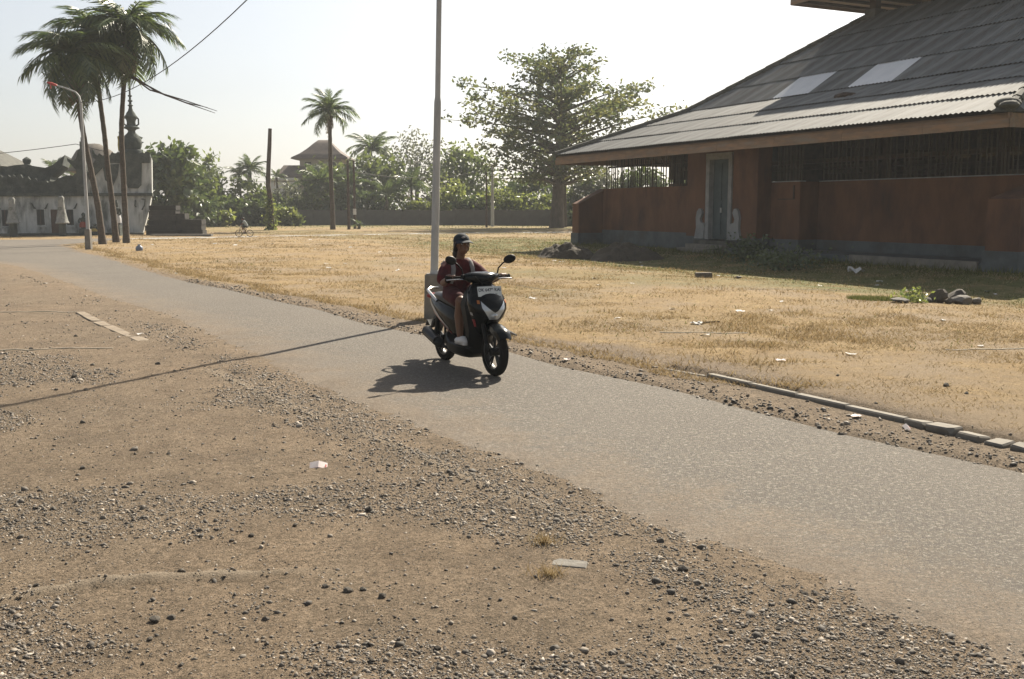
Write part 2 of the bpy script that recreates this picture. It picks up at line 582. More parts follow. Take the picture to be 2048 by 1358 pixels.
def axis(a, b, step, lo, hi, g):
    c = list(np.arange(a, b + 1e-6, step))
    s, v = step, b
    while v < hi:
        s *= g; v += s; c.append(v)
    s, v = step, a
    while v > lo:
        s *= g; v -= s; c.insert(0, v)
    return np.array(c)


xs = axis(-6.5, 8.0, 0.05, -1300, 1300, 1.045)
ys = axis(2.6, 13.0, 0.045, -500, 1500, 1.035)
GX, GY = np.meshgrid(xs, ys)
gx, gy = GX.ravel(), GY.ravel()
gz = zg(gx, gy)
nx_, ny_ = len(xs), len(ys)
idx = np.arange(nx_ * ny_).reshape(ny_, nx_)
faces = np.stack([idx[:-1, :-1], idx[:-1, 1:], idx[1:, 1:], idx[1:, :-1]], -1).reshape(-1, 4)
rs = right_side(gx, gy)
edge_n = fbm(gx * 0.9, gy * 0.9, 4, 3)
verge = 0.25 + 0.9 * edge_n * sstep(30, 12, gy) + 1.6 * np.exp(-((gy - 11.0) / 2.0) ** 2) * (fbm(gx * .4, gy * .4, 2, 8))
grass = sstep(-0.25, 0.35, rs - verge)
grass = np.maximum(grass, sstep(-24, -34, gx) * sstep(52, 58, gy))
grass = np.where(path_in(gx, gy) > -0.2, grass * 0.15, grass)
grass = np.where((gy < 0) & (rs < 0), 0, grass)
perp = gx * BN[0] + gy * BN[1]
green = np.clip(sstep(14.0, 19.5, perp) * sstep(60, 40, gx * BU[0] + gy * BU[1]) * 1.0 + sstep(78, 98, gy) * 0.55  # before the pavilion: greener ground, plus its shade deepened in the ground colour
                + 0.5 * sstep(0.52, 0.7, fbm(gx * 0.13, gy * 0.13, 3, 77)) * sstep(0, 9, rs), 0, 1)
ridge = edging(gx, gy) * ((gx > -7) & (gx < 3) & (gy > 2.5) & (gy < 13))
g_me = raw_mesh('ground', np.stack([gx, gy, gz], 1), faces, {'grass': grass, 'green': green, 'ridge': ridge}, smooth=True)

def dirt_nodes(t, v):
    """bare earth: packed pale patches, grit, dark specks, faint wheel streaks"""
    dirt = t.mix(t.noise(v, 2.6, 5, 0.65, 0.36, 0.66), (0.395, 0.298, 0.205), (0.265, 0.197, 0.135))
    dirt = t.mix(t.math('MULTIPLY', t.noise(v, 0.45, 4, 0.6, 0.35, 0.68), 0.6), dirt, (0.265, 0.215, 0.16))
    mpr = t.n('ShaderNodeMapping'); mpr.inputs['Rotation'].default_value = (0, 0, math.radians(-35)); mpr.inputs['Scale'].default_value = (3.2, .35, 1); t.l(v, mpr.inputs['Vector'])
    dirt = t.mix(t.math('MULTIPLY', t.noise(mpr.outputs[0], 1.3, 4, 0.6, 0.5, 0.66), 0.45), dirt, (0.38, 0.30, 0.215))
    dirt = t.mix(t.math('MULTIPLY', t.noise(v, 1.0, 5, 0.7, 0.52, 0.66), 0.5), dirt, (0.17, 0.135, 0.10))
    dirt = t.mix(t.math('MULTIPLY', t.noise(v, 24.0, 6, 0.78, 0.42, 0.62), 0.8), dirt, (0.15, 0.118, 0.082))
    dirt = t.mix(t.math('MULTIPLY', t.noise(v, 70.0, 4, 0.75, 0.52, 0.62), 0.85), dirt, (0.06, 0.05, 0.037))
    dirt = t.mix(t.math('MULTIPLY', t.noise(v, 52.0, 3, 0.7, 0.58, 0.68), 0.6), dirt, (0.48, 0.39, 0.29))
    sp = t.n('ShaderNodeTexVoronoi'); sp.inputs['Scale'].default_value = 75; t.l(v, sp.inputs['Vector'])
    return t.mix(t.math('MULTIPLY', t.math('LESS_THAN', sp.outputs['Distance'], 0.26), t.noise(v, 1.7, 3, 0.6, 0.44, 0.58)), dirt, (0.10, 0.085, 0.068))


t = NT('ground_soil')
v = t.coord('Object')
dirt = dirt_nodes(t, v)
dirt = t.mix(t.math('MULTIPLY', t.attr('ridge'), 0.7), dirt, (0.40, 0.335, 0.255))
straw = t.mix(t.noise(v, 1.1, 5, 0.7, 0.35, 0.65), (0.46, 0.335, 0.17), (0.345, 0.24, 0.12))
straw = t.mix(t.math('MULTIPLY', t.noise(v, 17.0, 5, 0.75, 0.4, 0.62), 0.7), straw, (0.20, 0.145, 0.085))
straw = t.mix(t.math('MULTIPLY', t.noise(v, 0.4, 5, 0.65, 0.45, 0.60), 0.85), straw, (0.315, 0.245, 0.165))
green_and_shade = t.mix(t.noise(v, 6, 4, 0.7), (0.105, 0.12, 0.042), (0.19, 0.18, 0.07))  # green growth; by the pavilion also darkens the soil as painted shade
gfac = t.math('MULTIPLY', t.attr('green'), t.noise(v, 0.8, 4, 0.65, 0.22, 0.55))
straw = t.mix(gfac, straw, green_and_shade)
t.l(t.mix(t.attr('grass'), dirt, straw), t.b.inputs['Base Color'])
t.b.inputs['Roughness'].default_value = 0.95
t.b.inputs['Specular IOR Level'].default_value = 0.1
bp = t.bump(t.noise(v, 26, 6, 0.78, 0.2, 0.8), 0.9, 0.022)
t.l(t.bump(t.noise(v, 120, 3, 0.7, 0.2, 0.8), 0.7, 0.010, bp), t.b.inputs['Normal'])
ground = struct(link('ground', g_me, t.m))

# road: rows across, a worn asphalt sheet that the soil laps over at both sides
ry = axis(2.0, 14.0, 0.12, -11, ROAD_END + 0.5, 1.03)
nc = 36
rv, rd = [], []
for y in ry:
    a, b = float(XL(y)) - 0.5, float(XR(y)) + 0.25
    for k in range(nc):
        x = a + (b - a) * k / (nc - 1)
        rv.append((x, y, 0.0)); rd.append((x - a) / max(b - a, 0.1))
rv = np.array(rv)
rv[:, 2] = (fbm(rv[:, 0] * 0.3, rv[:, 1] * 0.3, 2, 41) - 0.5) * 0.02
idx = np.arange(len(ry) * nc).reshape(len(ry), nc)
rf = np.stack([idx[:-1, :-1], idx[:-1, 1:], idx[1:, 1:], idx[1:, :-1]], -1).reshape(-1, 4)
dl = (rv[:, 0] - XL(rv[:, 1])) * 0.72
r_me = raw_mesh('road', rv, rf, {'dl': np.clip(dl, -1, 6), 'dr': np.clip((XR(rv[:, 1]) - rv[:, 0]) * .72, -1, 6)}, smooth=True)
t = NT('asphalt')
v = t.coord('Object')
base = t.mix(t.noise(v, 0.7, 4, 0.6), (0.185, 0.157, 0.122), (0.138, 0.116, 0.091))
base = t.mix(t.math('MULTIPLY', t.noise(v, 16, 5, 0.75, 0.42, 0.62), 0.75), base, (0.095, 0.084, 0.07))
base = t.mix(t.math('MULTIPLY', t.noise(v, 34, 3, 0.7, 0.52, 0.66), 0.8), base, (0.40, 0.36, 0.30))
base = t.mix(t.math('MULTIPLY', t.noise(v, 70, 3, 0.7, 0.4, 0.62), 0.65), base, (0.10, 0.095, 0.088))
vo = t.n('ShaderNodeTexVoronoi'); vo.inputs['Scale'].default_value = 95; t.l(v, vo.inputs['Vector'])
chip = t.math('MULTIPLY', t.math('LESS_THAN', vo.outputs['Distance'], 0.22), t.noise(v, 140, 2, 0.5, 0.5, 0.6))
base = t.mix(chip, base, (0.56, 0.52, 0.46))
dn = t.math('ADD', t.attr('dl'), t.math('MULTIPLY', t.math('SUBTRACT', t.noise(v, 2.2, 7, 0.75, 0.2, 0.8), 0.5), 1.5))
mr = t.n('ShaderNodeMapRange'); mr.inputs['From Min'].default_value = 1.0; mr.inputs['From Max'].default_value = -0.1
t.l(dn, mr.inputs['Value'])
base = t.mix(t.math('MULTIPLY', mr.outputs[0], 0.97), base, dirt_nodes(t, v))
# wheel-worn paler lane and darker old patches
wl = t.noise(v, 0.35, 3, 0.5, 0.45, 0.7)
base = t.mix(t.math('MULTIPLY', wl, 0.35), base, (0.20, 0.172, 0.138))
t.l(base, t.b.inputs['Base Color'])
t.b.inputs['Roughness'].default_value = 0.85
t.b.inputs['Specular IOR Level'].default_value = 0.22
bpn = t.n('ShaderNodeBump'); bpn.inputs['Distance'].default_value = 0.022
t.l(t.noise(v, 26, 6, 0.78, 0.2, 0.8), bpn.inputs['Height']); t.l(t.math('MULTIPLY', mr.outputs[0], 0.9), bpn.inputs['Strength'])
bp = t.bump(t.noise(v, 120, 3, 0.7, 0.2, 0.8), 0.9, 0.008, bpn.outputs[0])
t.l(t.bump(t.noise(v, 3, 3, 0.6, 0.2, 0.8), 0.2, 0.02, bp), t.b.inputs['Normal'])
M['asphalt'] = t.m
road = struct(link('road', r_me, t.m))

pv = []
pxs = np.linspace(-26, 30, 90)
for x in pxs:
    for k in range(6):
        pv.append((x, float(YP(x)) - 1.9 + 3.8 * k / 5, -0.012))
idx = np.arange(90 * 6).reshape(90, 6)
pf = np.stack([idx[:-1, :-1], idx[1:, :-1], idx[1:, 1:], idx[:-1, 1:]], -1).reshape(-1, 4)
p_me = raw_mesh('path', np.array(pv), pf)
struct(link('path', p_me, pm('path_dust', (0.36, 0.345, 0.31), (0.28, 0.265, 0.235), 2, 0.95, bump=0.3)))

# ------------------------------------------------------------------ gravel strewn over the dirt (uncountable)
rng = np.random.default_rng(7)


def ico_dirs():
    ph = (1 + 5 ** .5) / 2
    V = np.array([(-1, ph, 0), (1, ph, 0), (-1, -ph, 0), (1, -ph, 0), (0, -1, ph), (0, 1, ph), (0, -1, -ph), (0, 1, -ph), (ph, 0, -1), (ph, 0, 1), (-ph, 0, -1), (-ph, 0, 1)])
    V /= np.linalg.norm(V[0])
    Fc = np.array([(0, 11, 5), (0, 5, 1), (0, 1, 7), (0, 7, 10), (0, 10, 11), (1, 5, 9), (5, 11, 4), (11, 10, 2), (10, 7, 6), (7, 1, 8),
                   (3, 9, 4), (3, 4, 2), (3, 2, 6), (3, 6, 8), (3, 8, 9), (4, 9, 5), (2, 4, 11), (6, 2, 10), (8, 6, 7), (9, 8, 1)])
    return V, Fc


OCTA = (np.array([(1, 0, 0), (0, 1, 0), (-1, 0, 0), (0, -1, 0), (0, 0, 1), (0, 0, -1)], float),
        np.array([(0, 1, 4), (1, 2, 4), (2, 3, 4), (3, 0, 4), (1, 0, 5), (2, 1, 5), (3, 2, 5), (0, 3, 5)]))


def scatter_stones(name, P, R, base, mat, flat=0.62, lift=0.15, tlo=0.0, thi=1.0):
    V0, F0 = base
    n, k = len(P), len(V0)
    A = rng.uniform(0, 2 * np.pi, n); ca, sa = np.cos(A), np.sin(A)
    jit = 1 + rng.uniform(-0.42, 0.42, (n, k, 1))
    S = np.stack([rng.uniform(.75, 1.35, n), rng.uniform(.6, 1.0, n), flat * rng.uniform(.6, 1.25, n)], 1)[:, None, :]
    W = V0[None] * jit * S * R[:, None, None]
    tilt = rng.uniform(-.5, .5, n)
    x = W[..., 0] * np.cos(tilt)[:, None] - W[..., 2] * np.sin(tilt)[:, None]
    z = W[..., 0] * np.sin(tilt)[:, None] + W[..., 2] * np.cos(tilt)[:, None]
    y = W[..., 1]
    X = x * ca[:, None] - y * sa[:, None] + P[:, 0:1]
    Y = x * sa[:, None] + y * ca[:, None] + P[:, 1:2]
    Z = z + P[:, 2:3] + R[:, None] * lift
    VV = np.stack([X, Y, Z], -1).reshape(-1, 3)
    FF = (F0[None] + (np.arange(n) * k)[:, None, None]).reshape(-1, 3)
    tint = np.repeat(tlo + (thi - tlo) * rng.uniform(0, 1, n) ** 2.0, k)
    return link(name, raw_mesh(name, VV, FF, {'tint': tint}), mat)


M['pebble'] = tintmat('pebble', [(0.09, 0.08, 0.068), (0.19, 0.165, 0.135), (0.30, 0.26, 0.21), (0.45, 0.40, 0.34)], 0.8, 0.35)


def dirt_points(n, y0, y1, clump=True, power=1.0):
    out = []
    tot = 0
    while tot < n:
        m = n * 3
        u = rng.uniform(0, 1, m)
        y = y0 * (y1 / y0) ** u                    # even in log depth
        x = rng.uniform(-1.0, 1.0, m) * (y * 0.62 + 1.2)
        d = road_in(x, y)
        ok = (x < XL(y) + 0.9)
        if clump:
            c = fbm(x * 0.9, y * 0.9, 3, 51)
            w = 0.12 + 1.7 * sstep(0.44, 0.62, c) ** power
            band = np.exp(-((d + 0.32 + 0.35 * (fbm(x * .7, y * .7, 2, 90) - .5)) / 0.2) ** 2) * 1.5 * sstep(0.3, 0.6, fbm(x * 1.4, y * 1.4, 2, 61))
            w = np.clip((w + band) * sstep(0.6, -0.12, d), 0, 2) / 2
            ok &= rng.uniform(0, 1, m) < w
        out.append(np.stack([x[ok], y[ok]], 1)); tot += ok.sum()
    p = np.concatenate(out)[:n]
    return np.concatenate([p, zg(p[:, 0], p[:, 1])[:, None]], 1)


P = dirt_points(90000, 3.0, 15.0)
R = np.clip(rng.lognormal(math.log(0.0042), 0.5, len(P)), .003, .016) * (0.7 + 0.09 * P[:, 1])
o = scatter_stones('fine_gravel', P, R, OCTA, M['pebble'], flat=.7, lift=0.05)
tag(o, 'fine grey and brown gravel strewn over the bare dirt', 'gravel', kind='stuff')
P = dirt_points(9000, 3.0, 26.0, power=1.4)
R = np.clip(rng.lognormal(math.log(0.0072), 0.45, len(P)), .006, .026) * (0.85 + 0.03 * P[:, 1])
o = scatter_stones('gravel', P, R, ico_dirs(), M['pebble'], lift=0.08)
tag(o, 'coarse grey pebbles lying in drifts along the crumbling asphalt', 'gravel', kind='stuff')
# rubble on the verge beside the field and along the far edge
n = 3200
y = 6.2 * (24 / 6.2) ** rng.uniform(0, 1, n)
x = XR(y) + np.abs(rng.normal(0, 0.35, n)) - 0.05
ok = x < 14
P = np.stack([x[ok], y[ok], zg(x[ok], y[ok])], 1)
R = np.clip(rng.lognormal(math.log(0.008), 0.5, len(P)), .005, .035) * (0.8 + 0.02 * P[:, 1])
o = scatter_stones('verge_rubble', P, R, ico_dirs(), M['pebble'], lift=0.2, thi=0.8)
tag(o, 'crumbled asphalt and small stones along the verge beside the field', 'rubble', kind='stuff')

# single stones one can point at (photo places)
def stone_mesh(seed, flat=0.75, sub=2):
    r = random.Random(seed)
    bm = bmesh.new()
    bmesh.ops.create_icosphere(bm, subdivisions=sub, radius=1.0)
    dirs = [Vector((r.uniform(-1, 1), r.uniform(-1, 1), r.uniform(-1, 1))).normalized() for _ in range(11)]
    offs = [r.uniform(0.5, 0.85) for _ in dirs]
    for vv in bm.verts:
        p = vv.co.copy()
        for dd, oo in zip(dirs, offs):
            h = p.dot(dd)
            if h > oo: p -= dd * (h - oo) * 0.98
        p.z *= flat
        vv.co = p * (1 + r.uniform(-.03, .03))
    me = bpy.data.meshes.new('stone'); bm.to_mesh(me); bm.free()
    return me


STM = [stone_mesh(s) for s in range(6)]
for me in STM: me.materials.append(M['stone_dark'])
STONES = [(149, 757, 9), (739, 1026, 11), (697, 1195, 11), (1370, 1206, 8), (1232, 963, 5), (1366, 1146, 12), (502, 1081, 8), (166, 944, 6), (166, 853, 6),
          (338, 914, 6), (652, 1188, 8), (726, 1193, 8), (764, 1206, 9), (310, 1255, 12), (344, 1250, 9), (533, 1250, 9), (364, 1155, 8), (75, 1185, 6),
          (300, 1293, 8), (1168, 1300, 6), (1321, 1085, 8), (1255, 994, 6), (465, 1094, 6), (612, 1030, 5), (789, 977, 5), (186, 733, 5), (316, 732, 6),
          (1010, 995, 5), (1935, 1283, 7), (1610, 1190, 7), (1630, 1192, 6), (1437, 1266, 6), (1421, 1280, 5), (1563, 1342, 8), (1556, 1268, 7),
          (875, 1310, 9), (742, 1338, 8), (1030, 1250, 7), (60, 1305, 6), (285, 1028, 7), (107, 1028, 8), (432, 1053, 6), (590, 1060, 6), (30, 775, 5), (113, 784, 5),
          (172, 784, 6), (63, 700, 4), (345, 800, 4), (540, 810, 5), (590, 833, 4), (464, 820, 4), (625, 815, 4)]
rr = random.Random(3)
for i, (px, py, s) in enumerate(STONES):
    p = G(px, py + s * 0.4)
    r = s * p.y / F * 1.05
    o = link('stone', STM[i % 6], None, None, (p.x, p.y, float(zg(p.x, p.y)) + r * 0.20), (0, 0, rr.uniform(0, 6.28)))
    o.scale = (r * rr.uniform(.9, 1.25), r * rr.uniform(.8, 1.1), r * rr.uniform(.8, 1.1))
    tag(o, 'dark loose stone lying by itself on the bare dirt', 'stone', 'loose stones on the bare dirt')
for i, (px, py, s, lb) in enumerate([(1892, 776, 7, 'dark round stone alone on the dry grass behind the broken kerb'), (1932, 792, 5, 'small dark stone on the dry grass beside a larger round one'),
                                     (1675, 757, 4, 'small dark stone on the field side of the smooth kerb')]):
    p = G(px, py + s * .4, .05); r = s * p.y / F
    o = link('stone', STM[(i + 2) % 6], None, None, (p.x, p.y, float(zg(p.x, p.y)) + r * .35), (0, 0, i)); o.scale = (r, r, r)
    tag(o, lb, 'stone')

# ------------------------------------------------------------------ dry grass of the field (uncountable)
M['grass_dry'] = tintmat('grass_dry', [(0.20, 0.145, 0.08), (0.37, 0.265, 0.13), (0.48, 0.365, 0.195), (0.56, 0.46, 0.29)], trans=0.3)
M['grass_green'] = tintmat('grass_green', [(0.07, 0.085, 0.028), (0.14, 0.155, 0.05), (0.24, 0.24, 0.08)], trans=0.35)


def blades(name, X, Y, L, Wd, lean, mat, tint=None):
    n = len(X)
    z = zg(X, Y)
    a = rng.uniform(0, 2 * np.pi, n); b = rng.uniform(0, 2 * np.pi, n)
    tx, ty = np.cos(a) * lean * L, np.sin(a) * lean * L
    h = L * np.sqrt(np.clip(1 - lean ** 2, 0.02, 1))
    wx, wy = np.cos(b) * Wd, np.sin(b) * Wd
    V = np.stack([np.stack([X - wx, Y - wy, z - 0.004], 1), np.stack([X + wx, Y + wy, z - 0.004], 1), np.stack([X + tx, Y + ty, z + h], 1)], 1).reshape(-1, 3)
    t_ = np.repeat(rng.uniform(0, 1, n) if tint is None else tint, 3)
    return link(name, raw_mesh(name, V, np.arange(3 * n).reshape(n, 3), {'tint': t_}), mat)


def field_points(n, y0, y1, cl_seed, thr=(0.4, 0.65), base=0.15):
    out, tot = [], 0
    while tot < n:
        m = n * 2
        y = y0 * (y1 / y0) ** rng.uniform(0, 1, m)
        x = rng.uniform(-1, 1, m) * (y * 0.56 + 1)
        r_ = right_side(x, y)
        vg = 0.25 + 0.9 * fbm(x * 0.9, y * 0.9, 4, 3) * sstep(30, 12, y) + 1.6 * np.exp(-((y - 11.0) / 2.0) ** 2) * (fbm(x * .4, y * .4, 2, 8))
        c = fbm(x * 1.3, y * 1.3, 3, cl_seed)
        w = (base + (1 - base) * sstep(thr[0], thr[1], c)) * (0.25 + 0.75 * sstep(0.36, 0.55, fbm(x * .22, y * .22, 3, 300))) * sstep(-0.3, 0.3, r_ - vg)
        pp = x * BN[0] + y * BN[1]; uu = x * BU[0] + y * BU[1]
        w = np.where((pp > 24.0) & (uu > 15) & (uu < 46), 0, w)
        w = np.where(path_in(x, y) > -0.1, 0, w)
        ok = rng.uniform(0, 1, m) < w
        out.append(np.stack([x[ok], y[ok]], 1)); tot += ok.sum()
    return np.concatenate(out)[:n]


p = field_points(120000, 6.5, 75, 31)
L = rng.uniform(.02, .05, len(p)) * (1 + p[:, 1] * 0.012)
o = blades('dry_grass', p[:, 0], p[:, 1], L, 0.0022 + 0.00035 * p[:, 1], rng.uniform(.75, .985, len(p)), M['grass_dry'])
tag(o, 'short withered straw coloured grass matted over the whole field', 'grass', kind='stuff')
p = field_points(17000, 7, 60, 131, (0.56, 0.7), 0.0)
L = rng.uniform(.04, .09, len(p)) * (1 + p[:, 1] * 0.01)
o = blades('dry_tuft_grass', p[:, 0], p[:, 1], L, 0.0025 + 0.0004 * p[:, 1], rng.uniform(.5, .95, len(p)), M['grass_dry'], rng.uniform(0.1, .95, len(p)))
tag(o, 'taller withered grass standing in small ragged tufts on the field', 'grass', kind='stuff')
p = field_points(90000, 12, 110, 57, (0.35, 0.6), 0.1)
pp = p[:, 0] * BN[0] + p[:, 1] * BN[1]
uu = p[:, 0] * BU[0] + p[:, 1] * BU[1]
keep = rng.uniform(0, 1, len(p)) < np.clip(sstep(14.5, 20, pp) * sstep(60, 40, uu) * 0.8 + sstep(80, 98, p[:, 1]) * 0.5 + 0.03, 0, 1)
p = p[keep]
L = rng.uniform(.03, .07, len(p)) * (1 + p[:, 1] * 0.008)
o = blades('green_grass', p[:, 0], p[:, 1], L, 0.003 + 0.0004 * p[:, 1], rng.uniform(.5, .95, len(p)), M['grass_green'])
tag(o, 'low green grass growing in the shade before the pavilion', 'grass', kind='stuff')
# shaggy rim of straw along the field edge of the road
n = 9000
y = 9.0 * (46 / 9.0) ** rng.uniform(0, 1, n)
x = XR(y) + 0.28 + np.abs(rng.normal(0, 0.28, n)) + .7 * fbm(y * 1.1, y * .0, 2, 99)
L = rng.uniform(.03, .08, n) * (1 + y * 0.006)
o = blades('straw_rim', x, y, L, 0.0025 + 0.0004 * y, rng.uniform(.6, .97, n), M['grass_dry'], rng.uniform(.1, .9, n))
tag(o, 'shaggy straw fringe where the field meets the asphalt', 'grass', kind='stuff')


# ------------------------------------------------------------------ kerbs
def chunk(Lx, Wy, Hz, seed, rough=0.012, mat=None):
    """broken concrete block: bevelled box with a few corners knocked off"""
    r = random.Random(seed)
    bm = bmesh.new()
    bmesh.ops.create_cube(bm, size=1.0)
    for vv in bm.verts:
        vv.co = Vector((vv.co.x * Lx + r.uniform(-rough, rough), vv.co.y * Wy + r.uniform(-rough, rough), vv.co.z * Hz + r.uniform(-rough, rough) * .6))
    bmesh.ops.bevel(bm, geom=list(bm.edges), offset=min(.012, Hz * .12), segments=1, affect='EDGES')
    for _ in range(2 if rough > .01 else 0):
        no = Vector((r.choice((-1, 1)), r.choice((-1, 1)) * r.uniform(.3, 1), r.uniform(.6, 1.3))).normalized()
        co = Vector((math.copysign(Lx * .43, no.x), math.copysign(Wy * .40, no.y), Hz * .44))
        g_ = bmesh.ops.bisect_plane(bm, geom=bm.verts[:] + bm.edges[:] + bm.faces[:], plane_co=co, plane_no=no, clear_outer=True)
        ed = [e for e in g_['geom_cut'] if isinstance(e, bmesh.types.BMEdge)]
        if ed: bmesh.ops.contextual_create(bm, geom=ed)
    bmesh.ops.recalc_face_normals(bm, faces=bm.faces)
    me = bpy.data.meshes.new('kerb_stone'); bm.to_mesh(me); bm.free()
    me.materials.append(mat or M['concrete'])
    return me


def run_along(pts, step_fn):
    """yield positions/directions along a world polyline"""
    out, i, acc, k = [], 0, 0.0, 0
    segs = [(pts[j], pts[j + 1], (pts[j + 1] - pts[j]).length) for j in range(len(pts) - 1)]
    tot = sum(s[2] for s in segs); s = 0.0
    while s < tot:
        ln = step_fn(s / tot, k)
        m = s + ln / 2; q = m
        for a, b, l in segs:
            if q <= l or (a, b, l) == segs[-1]:
                out.append((a + (b - a) * (q / l), math.atan2(b.y - a.y, b.x - a.x), ln, m / tot)); break
            q -= l
        s += ln; k += 1
    return out


kerb = bpy.data.objects.new('kerb', None); COL.objects.link(kerb); kerb.location = Kw[0]; struct(kerb)
rr = random.Random(12)
for i, (pos, ang, ln, f) in enumerate(run_along(Kw, lambda f, k: 0.62 if f < .38 else rr.uniform(.17, .30))):
    old = f >= .38
    h = 0.16
    me = chunk(ln * (0.985 if not old else rr.uniform(.86, .97)), 0.085 if not old else rr.uniform(.12, .17), h, i, 0.007 if not old else 0.017)
    z = 0.060 - h / 2 - (0.03 if f < .06 else 0) + (rr.uniform(-.025, .015) if old else 0)
    o = link('kerb_stone', me, None, kerb, Vector((pos.x, pos.y, z)) - kerb.location, (rr.uniform(-.06, .06) if old else 0, rr.uniform(-.07, .07) if old else -.005, ang + (rr.uniform(-.12, .12) if old else 0)))

oldk = bpy.data.objects.new('old_kerb', None); COL.objects.link(oldk); struct(oldk)
a = [G(160, 628), G(205, 652), G(255, 672), G(312, 694)]
oldk.location = a[0]
for i, (pos, ang, ln, f) in enumerate(run_along(a, lambda f, k: rr.uniform(.55, .9))):
    me = chunk(ln * 1.01, .17, .2, 300 + i, .014, M['dusty_concrete'])
    link('kerb_stone', me, None, oldk, Vector((pos.x, pos.y, float(zg(pos.x, pos.y)) - .080 - .022 * f)) - oldk.location, (0, 0.01, ang))
# ------------------------------------------------------------------ open pavilion with corrugated roof
B0 = BU * 41.78 + BN * 24.8
pav = thing('pavilion', 'large orange walled open pavilion with grey blue base and wide corrugated hipped roof', 'pavilion',
            (B0[0], B0[1], 0), math.atan2(-BU[1], -BU[0]))
ow, pl = M['orange_wall'], M['plinth']


def bpart(name, mat, *boxes, parent=pav):
    m = MB()
    for b in boxes: m.bx(*b)
    return m.obj(name, mat, parent)


bpart('wall', ow, (0, 6.93, 0, .25, .70, 2.66))
bpart('plinth', pl, (0, 6.95, -.05, .24, -.2, .71))
bpart('gate_pier', ow, (6.93, 8.30, -.06, .60, .58, 4.12), (9.96, 11.45, -.06, .60, .58, 4.12), (8.297, 9.963, -.055, .5, 3.90, 4.11))
bpart('plinth', pl, (6.90, 8.34, -.11, .58, -.2, .585))
bpart('plinth', pl, (9.92, 11.48, -.11, .605, -.2, .585))
bpart('wall', ow, (11.40, 13.03, .62, 1.5, .57, 2.70))
bpart('plinth', pl, (11.49, 13.06, .57, 1.5, -.2, .575))
bpart('wall', ow, (13.0, 22.9, 1.5, 1.75, .57, 2.70))
bpart('plinth', pl, (13.07, 22.9, 1.45, 1.74, -.2, .575))
bpart('coping', M['grey_stone'], (11.46, 13.05, .60, .86, 2.70, 2.735), (13.06, 22.9, 1.48, 1.78, 2.70, 2.735))
pq = bpart('wall_plaque', ow, (11.87, 12.70, .565, .64, 2.09, 2.54))
bpart('plaque_frame', M['dark_wood'], (11.83, 12.74, .60, .625, 2.05, 2.085), (12.705, 12.74, .56, .625, 2.085, 2.57), parent=pq)
for x0, x1, y0, y1, zt, zb in ((-.62, 0.0, -1.35, .25, 2.66, 1.95), (22.35, 23.4, -.95, 1.74, 2.74, 1.98)):
    m = MB()
    xm = (x0 + x1) / 2
    m.add([(x0, y0, .45), (x1, y0, .45), (x1, y1, .45), (x0, y1, .45), (x0, y0, zb), (x1, y0, zb), (x1, y1 - .1, zt), (x0, y1 - .1, zt), (x1, y1, zt), (x0, y1, zt)],
          [(0, 1, 5, 4), (1, 2, 8, 6, 5), (3, 0, 4, 7, 9), (4, 5, 6, 7), (6, 8, 9, 7), (2, 3, 9, 8)])
    m.obj('buttress', ow, pav)
    bpart('plinth', pl, (x0 - .05, x1 + .05, y0 - .05, y1 - .03, -.2, .56))
bpart('terrace', pl, (10.6, 22.2, -.85, 1.44, -.2, .20))
bpart('terrace_edge', M['concrete'], (17.2, 22.1, -.93, -.855, -.1, .235))
bpart('floor', M['cap_tile'], (.25, 22.6, 1.8, 21.9, -.1, .45))
bpart('wall', ow, (0, .25, .25, 3.8, 0, 2.66))
bpart('wall', ow, (0, .25, 3.8, 22.2, 0, 2.95))
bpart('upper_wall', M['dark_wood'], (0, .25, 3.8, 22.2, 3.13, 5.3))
bpart('wall', ow, (22.65, 22.9, 1.75, 22.2, 0, 2.70))
bpart('wall', ow, (.25, 22.65, 21.95, 22.2, 0, 2.95))
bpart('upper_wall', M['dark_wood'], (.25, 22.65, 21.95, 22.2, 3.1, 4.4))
# door with its frame, scrolls and steps
dr = bpart('door', M['door_green'], (8.53, 9.14, .10, .16, .50, 3.66), (9.145, 9.75, .10, .16, .50, 3.66))
bpart('door_panel', M['door_green'], (8.60, 9.07, .07, .10, .62, 1.9), (8.60, 9.07, .07, .10, 2.05, 3.5), (9.21, 9.68, .07, .10, .62, 1.9), (9.21, 9.68, .07, .10, 2.05, 3.2), parent=dr)
bpart('handle', M['galv'], (9.06, 9.12, .04, .10, 1.55, 1.75), parent=dr)
fr = bpart('door_frame', M['grey_stone'], (8.30, 8.53, -.13, .2, .48, 3.66), (9.75, 9.96, -.13, .2, .48, 3.66), (8.297, 9.963, -.135, .2, 3.66, 3.91))


def volute(x, s):
    pts = [(0, 0), (.62, 0), (.66, .35), (.64, .62), (.42, .66), (.36, .80), (.44, .92), (.50, 1.05), (.42, 1.2), (.28, 1.22), (.16, 1.1), (.09, .85), (.12, .45)]
    poly = [(x + s * (a - .66) * -1 * -1, .50 + b) for a, b in pts]
    m = MB(); m.prism(poly, -.17, .0)
    return m.obj('scroll', M['grey_stone'], fr)


volute(8.30, 1); volute(9.96, -1)
for k in range(3):
    bpart('step', M['concrete'] if k else M['cap_tile'], (8.0 - .12 * k, 10.2 + .12 * k, -.45 - .32 * k, -.115 - .32 * k + (0 if k else 0), -.1, .45 - .15 * k))
# bars of the openings
sl_me = MB().tube([(0, 0, 0), (0, 0, .65), (0, 0, 1.3)], [.031, .028, .026], 6).mesh('bar'); sl_me.materials.append(M['bamboo'])
rr = random.Random(4)


